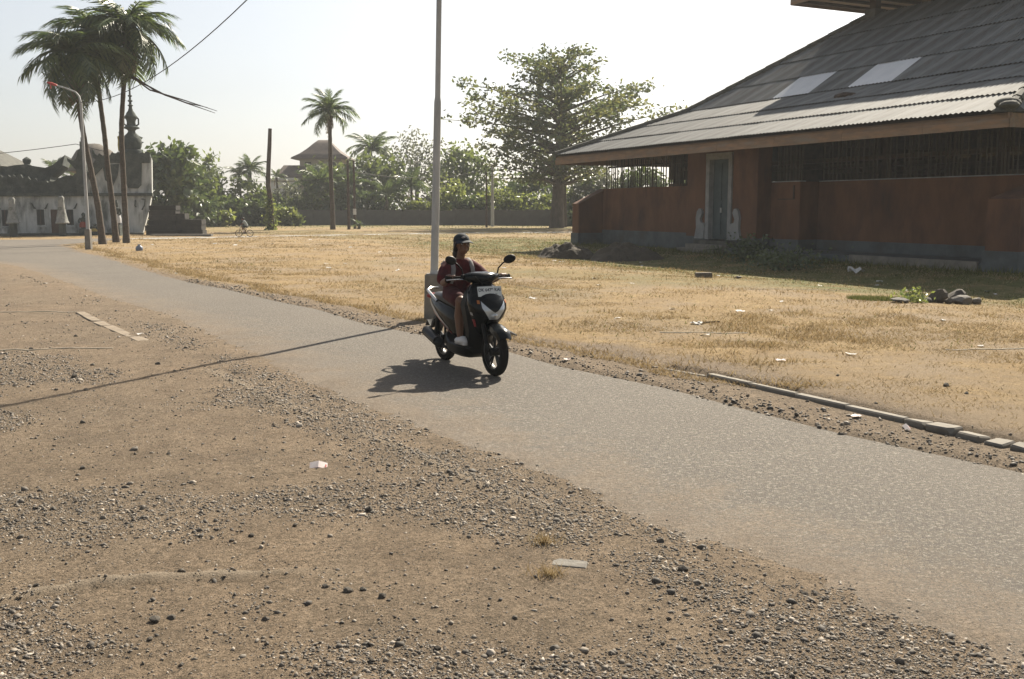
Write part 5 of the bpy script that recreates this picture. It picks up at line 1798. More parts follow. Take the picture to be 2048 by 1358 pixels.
def apron_patch(name, mat, th0, th1, zlo, zhi, off, parent=sc, n=16, nz=5):
    m = MB(); vs, fs = [], []
    for i in range(n + 1):
        th = th0 + (th1 - th0) * i / n
        for j in range(nz + 1):
            z = zlo(th) + (zhi(th) - zlo(th)) * j / nz
            vs.append(apron(z, th, off))
    for i in range(n):
        for j in range(nz):
            a = i * (nz + 1) + j
            fs.append((a, a + nz + 1, a + nz + 2, a + 1))
    m.add(vs, fs, True)
    return m.obj(name, mat, parent)


hl = apron_patch('headlight', M['lamp_silver'], -.60, .60, lambda t_: .588 + .125 * max(0, (abs(t_) - .26) / .34) ** 1.1, lambda t_: .662 + .12 * (abs(t_) / .60) ** 1.2, .008, n=24, nz=4)
x_, y_, z_ = apron(.64, 0, .0)
MB().ell((x_ - .012, 0, .630), (.03, .05, .036), 16, 10).obj('lens', M['lamp_silver'], hl)
MB().ell((x_ + .012, 0, .630), (.012, .016, .016), 10, 8).obj('bulb', M['chrome'], hl)
for s in (-1, 1):
    apron_patch('turn_signal', M['amber'], s * .66, s * .80, lambda t_: .755, lambda t_: .79, .014, hl, 4, 2)
    apron_patch('side_sticker', M['decal_grey'], s * 1.35, s * 1.62, lambda t_: .60 + .02 * t_ * s, lambda t_: .63 + .02 * t_ * s, .004, sc, 6, 2)
    apron_patch('side_sticker', M['decal_red'], s * 1.3, s * 1.75, lambda t_: .50, lambda t_: .585, .004, sc, 6, 2)
# lower wings that run from the apron down to the floor, leg shield, floorboard, belly
m = MB(); secs = []
for z, x0, x1, b in ((.93, .24, .33, .10), (.84, .22, .36, .165), (.72, .20, .40, .20), (.58, .22, .40, .18), (.44, .23, .38, .155), (.34, .23, .34, .15), (.24, .20, .30, .14)):
    secs.append([(x1, -b * .55, z), ((x0 + x1) / 2 + .02, -b, z), (x0, -b * .98, z), (x0 + .025, -b * .5, z), (x0 + .035, 0, z), (x0 + .025, b * .5, z), (x0, b * .98, z), ((x0 + x1) / 2 + .02, b, z), (x1, b * .55, z), (x1 + .02, 0, z)])
m.loft(secs); m.obj('leg_shield', M['black_plastic'], sc)
m = MB(); secs = []
for x, b, z0, z1 in ((.30, .15, .20, .27), (.24, .185, .15, .285), (.05, .19, .14, .285), (-.12, .19, .145, .29), (-.24, .17, .16, .33), (-.34, .12, .2, .36)):
    secs.append([(x, -b, z1 - .02), (x, -b * .9, z1), (x, b * .9, z1), (x, b, z1 - .02), (x, b * .92, z0 + .04), (x, b * .6, z0), (x, -b * .6, z0), (x, -b * .92, z0 + .04)])
m.loft(secs); m.obj('floorboard', M['black_plastic'], sc)

# rear body
BX = [.03, -.08, -.22, -.40, -.58, -.74, -.88, -.95]
BZ = [.46, .48, .515, .565, .61, .655, .70, .72]
BH = [.15, .18, .175, .145, .115, .085, .05, .02]
BW = [.09, .14, .165, .17, .155, .125, .075, .02]


def body(x, th, off=0.0):
    zc, h, w = (float(np.interp(-x, [-q for q in BX], a)) for a in (BZ, BH, BW))
    c, s = math.cos(th), math.sin(th)
    return (x, (w + off) * math.copysign(abs(c) ** .7, c), zc + (h + off) * math.copysign(abs(s) ** .8, s))


m = MB(); m.loft([[body(x, 2 * math.pi * k / 20) for k in range(20)] for x in np.linspace(.03, -.95, 22)]); m.obj('rear_body', M['black_gloss'], sc)


def body_patch(name, mat, x0, x1, f0, f1, side, off):
    m = MB(); vs, fs = [], []
    for i in range(13):
        f = i / 12; x = x0 + (x1 - x0) * f
        for j in range(4):
            th = f0(f) + (f1(f) - f0(f)) * j / 3
            p = body(x, th if side > 0 else math.pi - th, off)
            vs.append(p)
    for i in range(12):
        for j in range(3):
            a = i * 4 + j; fs.append((a, a + 4, a + 5, a + 1))
    m.add(vs, fs, True); return m.obj(name, mat, sc)


for s in (-1, 1):
    body_patch('side_stripe', M['decal_grey'], -.20, -.82, lambda f: -.55 + .55 * f, lambda f: -.38 + .72 * f, s, .004)
    body_patch('side_stripe', M['decal_red'], -.16, -.62, lambda f: -.85 + .45 * f, lambda f: -.62 + .5 * f, s, .004)
    body_patch('side_stripe', M['decal_grey'], -.12, -.45, lambda f: -1.05 + .3 * f, lambda f: -.98 + .33 * f, s, .004)
m = MB(); secs = []
for x, w, z0, z1 in ((.02, .07, .60, .66), (-.05, .10, .62, .71), (-.18, .125, .65, .735), (-.34, .135, .68, .75), (-.42, .135, .69, .775), (-.58, .12, .70, .79), (-.72, .095, .71, .785), (-.77, .06, .72, .765)):
    secs.append([(x, w * c, (z0 + z1) / 2 + (z1 - z0) / 2 * s_) for c, s_ in ((1, -.6), (1, .4), (.8, .9), (.4, 1), (0, 1.02), (-.4, 1), (-.8, .9), (-1, .4), (-1, -.6), (0, -1))])
m.loft(secs); m.obj('seat', M['seat_vinyl'], sc)
MB().tube([(-.50, -.155, .70), (-.62, -.165, .755), (-.80, -.14, .80), (-.90, -.06, .815), (-.91, 0, .816), (-.90, .06, .815), (-.80, .14, .80), (-.62, .165, .755), (-.50, .155, .70)], .016, 8).obj('grab_rail', M['chrome'], sc)
MB().ell((-.95, 0, .72), (.04, .09, .035), 12, 8).obj('tail_light', M['decal_red'], sc)
m = MB(); secs = []
for k in range(9):
    a = math.radians(70 + 118 * k / 8); rr_ = RW + .05
    c = Vector((WR + rr_ * math.cos(a), 0, RW + rr_ * math.sin(a)))
    if k == 8: c = Vector((WR - .42, 0, .36))
    if k == 7: c = Vector((WR - .36, 0, .44))
    o_ = Vector((math.cos(a), 0, math.sin(a))); w = .07 if k < 7 else .085
    secs.append([tuple(c + Vector((0, y_ * w, 0)) - o_ * d_) for y_, d_ in ((-1, .05), (-.9, .01), (0, 0), (.9, .01), (1, .05), (0, .016))])
m.loft(secs); m.obj('rear_mudguard', M['black_plastic'], sc)
m = MB(); m.tube([(-.05, -.05, .20), (-.22, -.14, .19), (-.38, -.155, .22)], .018, 8); m.tube([(-.36, -.155, .215), (-.42, -.16, .23), (-.78, -.165, .335), (-.82, -.165, .345)], [.03, .058, .062, .04], 14)
ex = m.obj('exhaust', M['black_plastic'], sc)
MB().tube([(-.46, -.175, .255), (-.72, -.18, .33)], [.054, .054], 12, flat=.9).obj('heat_shield', M['rim_metal'], ex)
m = MB(); m.box((-.36, .02, .27), (.36, .2, .16), (0, .08, 0), .85, .03); m.box((-.52, .11, .28), (.36, .07, .13), (0, .05, 0), .9, .02); m.lathe([(.06, .06), (.075, .13), (.05, .15)], 14, (-.55, 0, .27), 'Y')
m.obj('engine', M['rim_metal'], sc)
for s in (-1, 1):
    MB().tube([(-.60, s * .115, .30), (-.55, s * .12, .56)], [.028, .024], 10).obj('shock_absorber', M['black_plastic'], sc)
# handlebar group
m = MB(); secs = []
for y in np.linspace(-.2, .2, 13):
    f = abs(y) / .2
    rx_, rz_ = .10 * (1 - .5 * f ** 2), .066 * (1 - .5 * f ** 2)
    xc, zc = .325 - .05 * f ** 2, 1.0 + .015 * f
    secs.append([(xc + rx_ * math.cos(a), y, zc + rz_ * math.sin(a)) for a in [2 * math.pi * k / 14 for k in range(14)]])
m.loft(secs); hb = m.obj('handlebar_cowl', M['black_gloss'], sc)
MB().box((.265, 0, 1.045), (.08, .15, .012), (0, -.5, 0), 1, .004).obj('dashboard', M['mirror_glass'], hb)
MB().box((.315, 0, .955), (.075, .09, .07), (0, .2, 0), .8, .015).obj('steering_neck', M['black_plastic'], hb)
for s in (-1, 1):
    m = MB(); m.tube([(.275, s * .18, 1.005), (.25, s * .24, 1.008), (.215, s * .375, 1.008)], [.016, .018, .018], 10); m.lathe([(.022, 0), (.024, .012), (.02, .018)], 10, (.214, s * .37, 1.008), 'Y')
    m.obj('grip', M['rubber'], hb)
    MB().tube([(.30, s * .19, .99), (.31, s * .26, .995), (.285, s * .34, .99), (.268, s * .385, .985)], [.007, .006, .006, .008], 8).obj('brake_lever', M['chrome'], hb)
    MB().box((.285, s * .195, 1.025), (.05, .05, .04), None, .9, .008).obj('switch_box', M['black_plastic'], hb)
    mr_ = MB().tube([(.285, s * .20, 1.03), (.285, s * .215, 1.10), (.29, s * .27, 1.155), (.295, s * .315, 1.175)], .0085, 8).obj('mirror', M['black_plastic'], hb)
    MB().ell((.297, s * .345, 1.195), (.022, .072, .046), 16, 10, (s * .25, 0, s * -.15)).obj('mirror_shell', M['black_plastic'], mr_)
    MB().ell((.281, s * .343, 1.195), (.008, .062, .037), 16, 8, (s * .25, 0, s * -.15)).obj('mirror_glass', M['mirror_glass'], mr_)
for s in (-1, 1):
    MB().tube([(.30, s * .15, 1.0), (.40, s * .12, 1.03), (.43, s * .05, .95), (.40, s * .03, .90)], .006, 6).obj('cable', M['rubber'], hb)
MB().tube([(WF - .02, .085, RW + .05), (WF - .05, .11, .42), (.47, .12, .52)], .007, 6).obj('brake_hose', M['rubber'], sc)
# number plate
pc = Vector((.505, 0, .875))
Rm = Matrix(((0, 0, 1), (1, 0, 0), (0, 1, 0)))                    # text x -> +y, text y -> +z, normal -> +x
Rp = Matrix.Rotation(math.radians(-16), 3, 'Y') @ Rm
m = MB(); m.box((0, 0, 0), (.275, .105, .004))
np_ = m.obj('number_plate', M['plate_white'], sc)
np_.matrix_local = Matrix.Translation(pc) @ Rp.to_4x4()
MB().tube([(.40, 0, .87), (.50, 0, .875)], .012, 6).obj('plate_bracket', M['black_plastic'], sc)


def text_part(body_, size, loc, mat, parent, name):
    cu = bpy.data.curves.new(name, 'FONT'); cu.body = body_; cu.size = size; cu.align_x = 'CENTER'; cu.align_y = 'CENTER'; cu.extrude = .0006; cu.space_character = 1.02; cu.offset = .0012
    to = bpy.data.objects.new(name, cu); COL.objects.link(to)
    dg = bpy.context.evaluated_depsgraph_get()
    me = bpy.data.meshes.new_from_object(to.evaluated_get(dg))
    bpy.data.objects.remove(to); bpy.data.curves.remove(cu)
    me.name = name
    me.materials.clear()
    o = link(name, me, mat, parent, loc)
    return o


text_part('DK 6479 KAI', .046, (0, .014, .003), M['plate_ink'], np_, 'lettering')
text_part('01 · 26', .022, (.055, -.034, .003), M['plate_ink'], np_, 'lettering')


# ------------------------------------------------------------------ rider
def fuse(name, mb, voxel, mat, parent, it=4, fac=.5):
    me = mb.mesh(name)
    o = bpy.data.objects.new(name, me); COL.objects.link(o)
    md = o.modifiers.new('r', 'REMESH'); md.mode = 'VOXEL'; md.voxel_size = voxel; md.use_smooth_shade = True
    if it:
        s = o.modifiers.new('s', 'SMOOTH'); s.iterations = it; s.factor = fac
    dg = bpy.context.evaluated_depsgraph_get()
    me2 = bpy.data.meshes.new_from_object(o.evaluated_get(dg))
    bpy.data.objects.remove(o)
    me2.name = name
    me2.materials.clear()
    return link(name, me2, mat, parent)


def limb(m, pts, rad, n=10):
    m.tube(pts, rad, n)
    for p, r_ in zip(pts, rad): m.ell(p, (r_, r_, r_), 10, 8)


M['skin'] = pm('skin', (.19, .095, .055), (.15, .075, .045), 5, .5, spec=.4)
M['shirt'] = pm('shirt', (.105, .011, .014), (.05, .007, .010), 11, .9, bump=.3, bscale=14, bdist=.01)
M['shorts'] = pm('shorts', (.08, .012, .016), (.05, .009, .012), 7, .9, bump=.3, bscale=14, bdist=.01)
M['cap_cloth'] = pm('cap_cloth', (.022, .03, .042), (.016, .022, .03), 9, .85)
M['hair'] = pm('hair', (.012, .01, .009), (.02, .016, .013), 30, .5, stretch=(6, 6, 1))
M['clog'] = pm('clog', (.72, .71, .69), (.62, .6, .58), 8, .6)
M['strap'] = pm('strap', (.30, .28, .27), (.24, .22, .215), 9, .85)

rot = sc.rotation_euler.z
rd_ = thing('person', 'rider in dark red shirt and shorts, navy cap and white clogs on the scooter', 'person', sc.location, rot)
HC = Vector((-.165, 0, 1.335))
m = MB()
# trunk, neck, head
limb(m, [(-.30, 0, .82), (-.29, 0, .95), (-.255, 0, 1.08)], [.115, .105, .10])
limb(m, [(-.235, 0, 1.10), (-.205, 0, 1.18), (-.185, 0, 1.26)], [.065, .048, .046])
m.ell(HC + Vector((-.012, 0, .025)), (.094, .074, .092), 16, 12)
m.ell(HC + Vector((.022, 0, -.045)), (.062, .056, .066), 14, 10)
m.ell(HC + Vector((.048, 0, -.082)), (.026, .028, .022), 10, 8)                    # chin
m.tube([HC + Vector((.078, 0, .018)), HC + Vector((.094, 0, -.018)), HC + Vector((.086, 0, -.03))], [.009, .013, .010], 8)   # nose
m.ell(HC + Vector((.074, 0, .03)), (.014, .05, .010), 10, 6)                        # brow
m.ell(HC + Vector((.079, 0, -.052)), (.010, .022, .007), 10, 6)
m.ell(HC + Vector((.076, 0, -.063)), (.010, .019, .007), 10, 6)
for s in (-1, 1):
    m.ell(HC + Vector((-.005, s * .076, -.005)), (.018, .009, .028), 8, 8)
    m.ell(HC + Vector((.058, s * .04, -.022)), (.022, .022, .02), 8, 6)             # cheek
    limb(m, [(-.235, s * .155, 1.115), (-.15, s * .225, 1.02), (-.06, s * .27, .935)], [.052, .046, .038])
    limb(m, [(-.06, s * .27, .935), (.07, s * .295, .97), (.15, s * .305, .998)], [.039, .034, .024])
    # hand closed on the grip
    pal = Vector((.195, s * .31, 1.018))
    m.ell(pal, (.044, .040, .020), 12, 8, (0, .25, 0))
    for k in range(4):
        yy = s * (.280 + .021 * k); ln_ = (.9, 1.0, .96, .8)[k]
        gx_ = .235 - .045 * (abs(yy) - .24) / .13
        m.tube([(gx_ - .02, yy, 1.028), (gx_ + .016 * ln_ + .006, yy, 1.030), (gx_ + .032 * ln_, yy, 1.010), (gx_ + .024 * ln_, yy, .986), (gx_ + .002, yy, .978)], [.0105, .0105, .010, .0095, .008], 8)
    m.tube([(.175, s * .285, 1.012), (.195, s * .262, .996), (.222, s * .258, .986), (.24, s * .262, .984)], [.013, .012, .011, .009], 8)
    limb(m, [(-.28, s * .09, .80), (-.08, s * .125, .775), (.115, s * .15, .745)], [.088, .075, .058])
    limb(m, [(.115, s * .15, .745), (.075, s * .152, .58), (.085, s * .15, .44), (.09, s * .148, .345)], [.056, .054, .042, .032])
    limb(m, [(.07, s * .148, .318), (.15, s * .155, .312), (.21, s * .165, .306)], [.032, .032, .024])
body_ = fuse('body', m, .0062, M['skin'], rd_, 3)
m = MB()
secs = []
for z, xc, hx, hy in ((.745, -.30, .135, .165), (.80, -.30, .13, .165), (.90, -.295, .118, .155), (1.0, -.275, .118, .165), (1.07, -.255, .115, .180), (1.125, -.24, .095, .172), (1.16, -.225, .072, .115), (1.185, -.21, .056, .070)):
    secs.append([(xc + hx * math.copysign(abs(math.cos(a)) ** .9, math.cos(a)), hy * math.copysign(abs(math.sin(a)) ** .8, math.sin(a)), z) for a in [2 * math.pi * k / 18 for k in range(18)]])
m.loft(secs)
for s in (-1, 1):
    limb(m, [(-.235, s * .14, 1.10), (-.185, s * .20, 1.05), (-.115, s * .25, .975)], [.072, .072, .074])
    # folds
    m.tube([(-.20, s * .05, .86), (-.17, s * .10, .93), (-.18, s * .15, 1.0)], [.012, .02, .01], 6)
m.tube([(-.185, -.12, .80), (-.165, 0, .82), (-.185, .12, .80)], [.015, .022, .015], 6)
fuse('shirt', m, .011, M['shirt'], rd_, 3)
m = MB()
m.ell((-.29, 0, .80), (.15, .17, .085), 14, 10)
for s in (-1, 1):
    limb(m, [(-.27, s * .09, .80), (-.10, s * .125, .778), (.035, s * .145, .758)], [.098, .092, .086])
fuse('shorts', m, .011, M['shorts'], rd_, 2)
# cap
m = MB()
m.ell(HC + Vector((-.012, 0, .045)), (.107, .088, .085), 18, 12)
cap = fuse('cap', m, .008, M['cap_cloth'], rd_, 1)
bm = bmesh.new(); bm.from_mesh(cap.data)
bmesh.ops.bisect_plane(bm, geom=bm.verts[:] + bm.edges[:] + bm.faces[:], plane_co=HC + Vector((0, 0, .034)), plane_no=Vector((-.12, 0, 1)), clear_inner=True)
bm.to_mesh(cap.data); bm.free()
m = MB(); secs = []
for k in range(11):
    a = -1.15 + 2.3 * k / 10
    r0, r1 = .086, .086 + .082 * math.cos(a * .92) ** .6
    secs.append([(HC.x - .012 + r0 * math.cos(a) * 1.1, r0 * math.sin(a), HC.z + .047), (HC.x - .012 + r1 * math.cos(a) * 1.05, r1 * math.sin(a) * .82, HC.z + .030 - .018 * abs(math.sin(a))),
                 (HC.x - .012 + r1 * math.cos(a) * 1.05, r1 * math.sin(a) * .82, HC.z + .036 - .018 * abs(math.sin(a))), (HC.x - .012 + r0 * math.cos(a) * 1.1, r0 * math.sin(a), HC.z + .054)])
m.loft(secs); m.obj('visor', M['cap_cloth'], cap)
MB().ell(HC + Vector((.086, -.022, .083)), (.006, .022, .011), 8, 6, (0, -.45, -.25)).obj('emblem', M['strap'], cap)
m = MB()
m.ell(HC + Vector((-.045, 0, .0)), (.075, .08, .085), 14, 10)
m.ell(HC + Vector((-.075, 0, -.055)), (.06, .07, .075), 12, 10)
m.ell(HC + Vector((-.085, -.03, -.10)), (.045, .045, .05), 10, 8)
for s in (-1, 1): m.tube([HC + Vector((.02, s * .073, .03)), HC + Vector((-.01, s * .08, -.02)), HC + Vector((-.03, s * .078, -.07))], [.012, .018, .016], 8)
fuse('hair', m, .008, M['hair'], rd_, 2)
for s in (-1, 1):
    e_ = MB().ell(HC + Vector((.072, s * .03, .012)), (.011, .014, .009), 8, 6).obj('eye', M['white_paint'], rd_)
    MB().ell(HC + Vector((.0805, s * .03, .012)), (.004, .007, .007), 8, 6).obj('iris', M['hair'], e_)
for s in (-1, 1):
    m = MB()
    m.ell((.145, s * .16, .322), (.135, .056, .042), 16, 10)
    m.ell((.195, s * .163, .332), (.08, .056, .048), 14, 10)
    m.ell((.06, s * .15, .325), (.045, .042, .035), 12, 8)
    m.box((.15, s * .152, .298), (.24, .09, .03), None, .95, .012)
    c_ = fuse('clog', m, .006, M['clog'], rd_, 2)
    for k in range(6):
        a, b = k % 3, k // 3
        MB().lathe([(.0065, 0), (.0065, .006)], 6, (.155 + .03 * a, s * (.152 - .028 + .05 * b), .352 + .006 * a)).obj('vent_hole', M['hair'], c_)
    for k in range(3):
        MB().lathe([(.007, -.003), (.007, .003)], 6, (.14 + .03 * k, s * .152 - .0505, .322), 'Y').obj('vent_hole', M['hair'], c_)
MB().tube([(.118, -.300, .965), (.135, -.303, .99), (.14, -.303, .999)], [.034, .031, .028], 10).obj('wristband', M['rubber'], rd_)

# backpack worn by the rider
bk = thing('backpack', 'grey backpack with broad shoulder straps worn by the scooter rider', 'backpack', sc.location, rot)
m = MB(); m.box((-.475, 0, .98), (.12, .26, .34), (0, .12, 0), .86, .03); m.box((-.545, 0, .92), (.05, .2, .16), (0, .12, 0), .9, .02)
m.obj('bag', M['strap'], bk)
for s in (-1, 1):
    pts_ = [(-.40, s * .09, 1.12), (-.31, s * .10, 1.175), (-.24, s * .105, 1.185), (-.175, s * .108, 1.150), (-.135, s * .115, 1.08), (-.135, s * .125, 1.0), (-.16, s * .14, .92)]
    m = MB(); m.tube(pts_, .026, 8, flat=.35)
    m.obj('strap', M['strap'], bk)
# ------------------------------------------------------------------ child on a bicycle
M['bike_frame'] = pm('bike_frame', (.10, .045, .03), (.07, .03, .02), 6, .4, .3)
g = G(489, 473.6)
bk_ = thing('bicycle', 'small bicycle ridden along the pale path beyond the field', 'bicycle', (g.x, g.y, .0), math.pi + .05)
RB = .215
for x in (-.34, .34):
    w = MB().lathe([(RB, -.016), (RB, .016), (RB - .03, .016), (RB - .03, -.016)], 22, (x, 0, RB), 'Y', True, True).obj('wheel', M['rubber'], bk_)
    m = MB()
    for k in range(9):
        a = k * math.pi / 4.5
        m.tube([(x, 0, RB), (x + (RB - .02) * math.cos(a), 0, RB + (RB - .02) * math.sin(a))], .004, 4)
    m.lathe([(.028, -.03), (.028, .03)], 8, (x, 0, RB), 'Y'); m.obj('spokes', M['chrome'], w)
m = MB()
for a, b in (((.34, 0, RB), (.24, 0, .56)), ((.26, 0, .50), (-.04, 0, .24)), ((.25, 0, .54), (-.12, 0, .48)), ((-.12, 0, .50), (-.04, 0, .24)), ((-.04, 0, .24), (-.34, 0, RB)), ((-.12, 0, .46), (-.34, 0, RB))):
    m.tube([a, b], .018, 7)
m.obj('frame', M['bike_frame'], bk_)
MB().tube([(.24, 0, .55), (.22, 0, .68), (.2, .2, .72)], .013, 6).tube([(.22, 0, .68), (.2, -.2, .72)], .013, 6).obj('handlebar', M['chrome'], bk_)
MB().tube([(-.12, 0, .48), (-.135, 0, .56)], .013, 6).box((-.15, 0, .575), (.2, .1, .035), None, .8, .01).obj('saddle', M['rubber'], bk_)
m = MB(); m.lathe([(.07, -.03), (.07, -.02)], 12, (-.04, 0, .24), 'Y'); m.tube([(-.04, -.05, .24), (.05, -.06, .17)], .01, 5); m.tube([(-.04, .05, .24), (-.13, .06, .31)], .01, 5); m.obj('crank', M['rim_metal'], bk_)
ch = thing('person', 'child in a pale shirt bent over the handlebar of the small bicycle', 'person', (g.x, g.y, 0), math.pi + .05)
m = MB()
limb(m, [(-.14, 0, .66), (-.08, 0, .82), (.0, 0, .93)], [.085, .08, .075], 8)
limb(m, [(.02, 0, .96), (.05, 0, 1.02)], [.035, .033], 8)
m.ell((.075, 0, 1.09), (.078, .066, .088), 12, 10); m.ell((.11, 0, 1.06), (.05, .045, .05), 10, 8); m.ell((.155, 0, 1.075), (.012, .01, .014), 8, 6)
for s in (-1, 1):
    limb(m, [(.0, s * .09, .92), (.08, s * .15, .81), (.19, s * .18, .735)], [.032, .026, .02], 8)
    m.ell((.205, s * .185, .735), (.03, .025, .02), 8, 6)
    for k in range(4): m.tube([(.205, s * (.165 + .012 * k), .745), (.228, s * (.165 + .012 * k), .735), (.22, s * (.165 + .012 * k), .715)], .007, 5)
    m.tube([(.19, s * .165, .735), (.21, s * .15, .72)], .008, 5)
    kn = (.13, s * .09, .55) if s < 0 else (.10, s * .09, .62)
    an = (.03, s * .07, .20) if s < 0 else (-.10, s * .07, .34)
    limb(m, [(-.12, s * .06, .64), kn], [.06, .042], 8); limb(m, [kn, an], [.04, .027], 8)
    limb(m, [an, (an[0] + .11, an[1], an[2] - .02)], [.026, .02], 8)
fuse('body', m, .011, M['skin'], ch, 2)
m = MB(); limb(m, [(-.15, 0, .67), (-.085, 0, .83), (-.005, 0, .93)], [.098, .094, .088], 10)
for s in (-1, 1): limb(m, [(-.0, s * .085, .92), (.045, s * .125, .86)], [.046, .045], 8)
fuse('shirt', m, .014, pm('pale_shirt', (.42, .46, .44), (.34, .37, .36), 5, .9), ch, 2)
m = MB(); m.ell((-.13, 0, .63), (.105, .105, .07), 10, 8)
for s in (-1, 1): limb(m, [(-.11, s * .06, .63), (.06, s * .08, .58 if s < 0 else .62)], [.07, .055], 8)
fuse('shorts', m, .014, M['cap_cloth'], ch, 2)
m = MB(); m.ell((.06, 0, 1.115), (.088, .076, .08), 12, 8); fuse('hair', m, .014, M['hair'], ch, 1)

# ------------------------------------------------------------------ litter and small things
def scrap_mesh(seed, nx3=4, ny3=3, crumple=.28):
    r = random.Random(seed); m = MB()
    vs = [(i / (nx3 - 1) - .5 + r.uniform(-.06, .06), (j / (ny3 - 1) - .5) * .7 + r.uniform(-.06, .06), r.uniform(0, crumple)) for j in range(ny3) for i in range(nx3)]
    fs = [(j * nx3 + i, j * nx3 + i + 1, (j + 1) * nx3 + i + 1, (j + 1) * nx3 + i) for j in range(ny3 - 1) for i in range(nx3 - 1)]
    m.add(vs, fs); me = m.mesh('litter_scrap'); me.materials.append(M['paper']); return me


SCR = [scrap_mesh(s) for s in range(6)]
SPX = [(305, 491), (345, 497), (395, 486), (430, 489), (480, 484), (470, 492), (545, 490), (590, 487), (598, 520), (653, 528), (658, 537), (700, 497), (760, 505), (795, 543), (788, 518), (752, 534), (690, 528),
       (1008, 538), (1028, 492), (1015, 511), (1100, 492), (1140, 515), (1187, 533), (1108, 517), (1123, 519), (1171, 509), (1197, 572), (1265, 570), (1437, 543), (1190, 560), (1236, 642), (1563, 608), (1240, 518), (1282, 513), (1284, 518),
       (1885, 643), (1962, 695), (1541, 625), (1480, 627), (1345, 622), (1390, 653), (1410, 676), (1640, 562), (1755, 553), (1850, 568), (1975, 566), (1992, 570), (1700, 525), (1760, 548), (1362, 523), (1065, 600), (630, 500),
       (352, 549), (90, 570), (280, 673), (905, 500), (1037, 520), (690, 485), (570, 478), (620, 481)]
rr = random.Random(31)
for i, (px_, py_) in enumerate(SPX):
    p = G(px_, py_)
    o = link('litter_scrap', SCR[i % 6], None, None, (p.x, p.y, float(zg(p.x, p.y)) + .008), (rr.uniform(-.2, .2), rr.uniform(-.2, .2), rr.uniform(0, 6.28)))
    s = rr.uniform(.09, .17) * (.7 + p.y * .011); o.scale = (s, s * rr.uniform(.6, 1), s * .6)
    tag(o, 'crumpled scrap of pale litter dropped on the ground', 'litter', 'scraps of litter strewn about')
for (px_, py_, s, lb, mt, cr) in ((1712, 538, .42, 'large pale plastic bag lying in the shade before the pavilion', 'paper', .5), (1702, 714, .11, 'white scrap of paper alone on the open dry grass', 'paper', .2), (1561, 727, .12, 'reddish white flattened wrapper on the dry grass', 'carton', .15),
                              (1395, 652, .16, 'torn white strip of paper beside a thin stick', 'paper', .2), (1133, 725, .09, 'small grey wrapper at the edge of the asphalt', 'carton', .2), (1713, 841, .10, 'flat pale carton lying in the dirt against the kerb', 'carton', .15)):
    p = G(px_, py_)
    me = scrap_mesh(int(px_), 5, 4, cr); me.materials.clear(); me.materials.append(M[mt])
    o = link('litter_scrap', me, None, None, (p.x, p.y, float(zg(p.x, p.y)) + .01), (0, 0, px_)); o.scale = (s, s, s)
    tag(o, lb, 'litter')


def carton(px_, py_, s, lb, rz, tilt=0.0):
    p = G(px_, py_)
    t_ = thing('crushed_carton', lb, 'carton', (p.x, p.y, float(zg(p.x, p.y)) + .004), rz)
    m = MB(); m.add([(-.5 * s, -.22 * s, .02 * s), (.5 * s, -.25 * s, .0), (.52 * s, .22 * s, .10 * s), (-.48 * s, .25 * s, .16 * s), (0, -.26 * s, .12 * s), (.03 * s, .22 * s, .28 * s), (-.5 * s, -.2 * s, -.02 * s), (.5 * s, -.2 * s, -.02 * s)],
                    [(0, 4, 5, 3), (4, 1, 2, 5), (0, 6, 7, 1, 4)])
    o = m.obj('sheet', M['carton'], t_, False); o.rotation_euler = (tilt, 0, 0)
    m = MB(); m.add([(.38 * s, -.2 * s, .045 * s), (.46 * s, -.2 * s, .025 * s), (.47 * s, .02 * s, .085 * s), (.39 * s, .02 * s, .105 * s)], [(0, 1, 2, 3)])
    o = m.obj('red_print', M['red_print'], t_, False); o.rotation_euler = (tilt, 0, 0); o.location = (0, 0, .003)
    return t_


carton(637, 943, .115, 'crushed white drink carton with red print on the bare dirt', .15, .25)
carton(1812, 864, .115, 'crumpled red and white packet leaning beside the broken kerb', .9, .55)
p = G(279, 503)
o = thing('plastic_bucket', 'blue grey plastic sack standing on the dry grass by the palms', 'sack', (p.x, p.y, 0))
o.name = 'plastic_sack'
m = MB(); m.lathe([(.09, 0), (.13, .03), (.15, .12), (.12, .2), (.05, .25), (.07, .29)], 9); m.obj('bag', M['plastic_blue'], o)
MB().tube([(.1, -.05, .02), (.4, -.1, .015), (.6, -.06, .02)], .02, 5).obj('trailing_strip', M['paper'], o)
p = G(1407, 554)
o = MB().box((0, 0, .07), (.42, .2, .14), None, .96, .012).obj('brick_block', M['stone_dark']); o.location = (p.x, p.y, float(zg(p.x, p.y)) - .01); o.rotation_euler = (0, 0, .1)
tag(o, 'single dark building block lying on the grass before the pavilion', 'block')
p = G(1476, 552)
o = link('stone', STM[1], None, None, (p.x, p.y, float(zg(p.x, p.y)) + .03), (0, 0, .5)); o.scale = (.14, .1, .06); tag(o, 'small dark stone near the single building block', 'stone')
p0, p1 = G(1000, 668), G(1033, 677)
m = MB(); m.tube([(p0.x, p0.y, .05), (p0.x * .5 + p1.x * .5, p0.y * .5 + p1.y * .5 + .05, .055), (p1.x, p1.y, .045)], [.028, .03, .012], 7)
tag(m.obj('fallen_branch', M['stone_grey']), 'short grey driftwood stick beside the scooter front wheel', 'stick')
p0, p1 = G(1392, 651), G(1440, 649)
tag(MB().tube([(p0.x, p0.y, .04), (p1.x, p1.y, .045)], [.014, .008], 5).obj('twig', M['deadwood']), 'thin dark stick lying on the dry grass', 'stick')
p = G(1140, 1138)
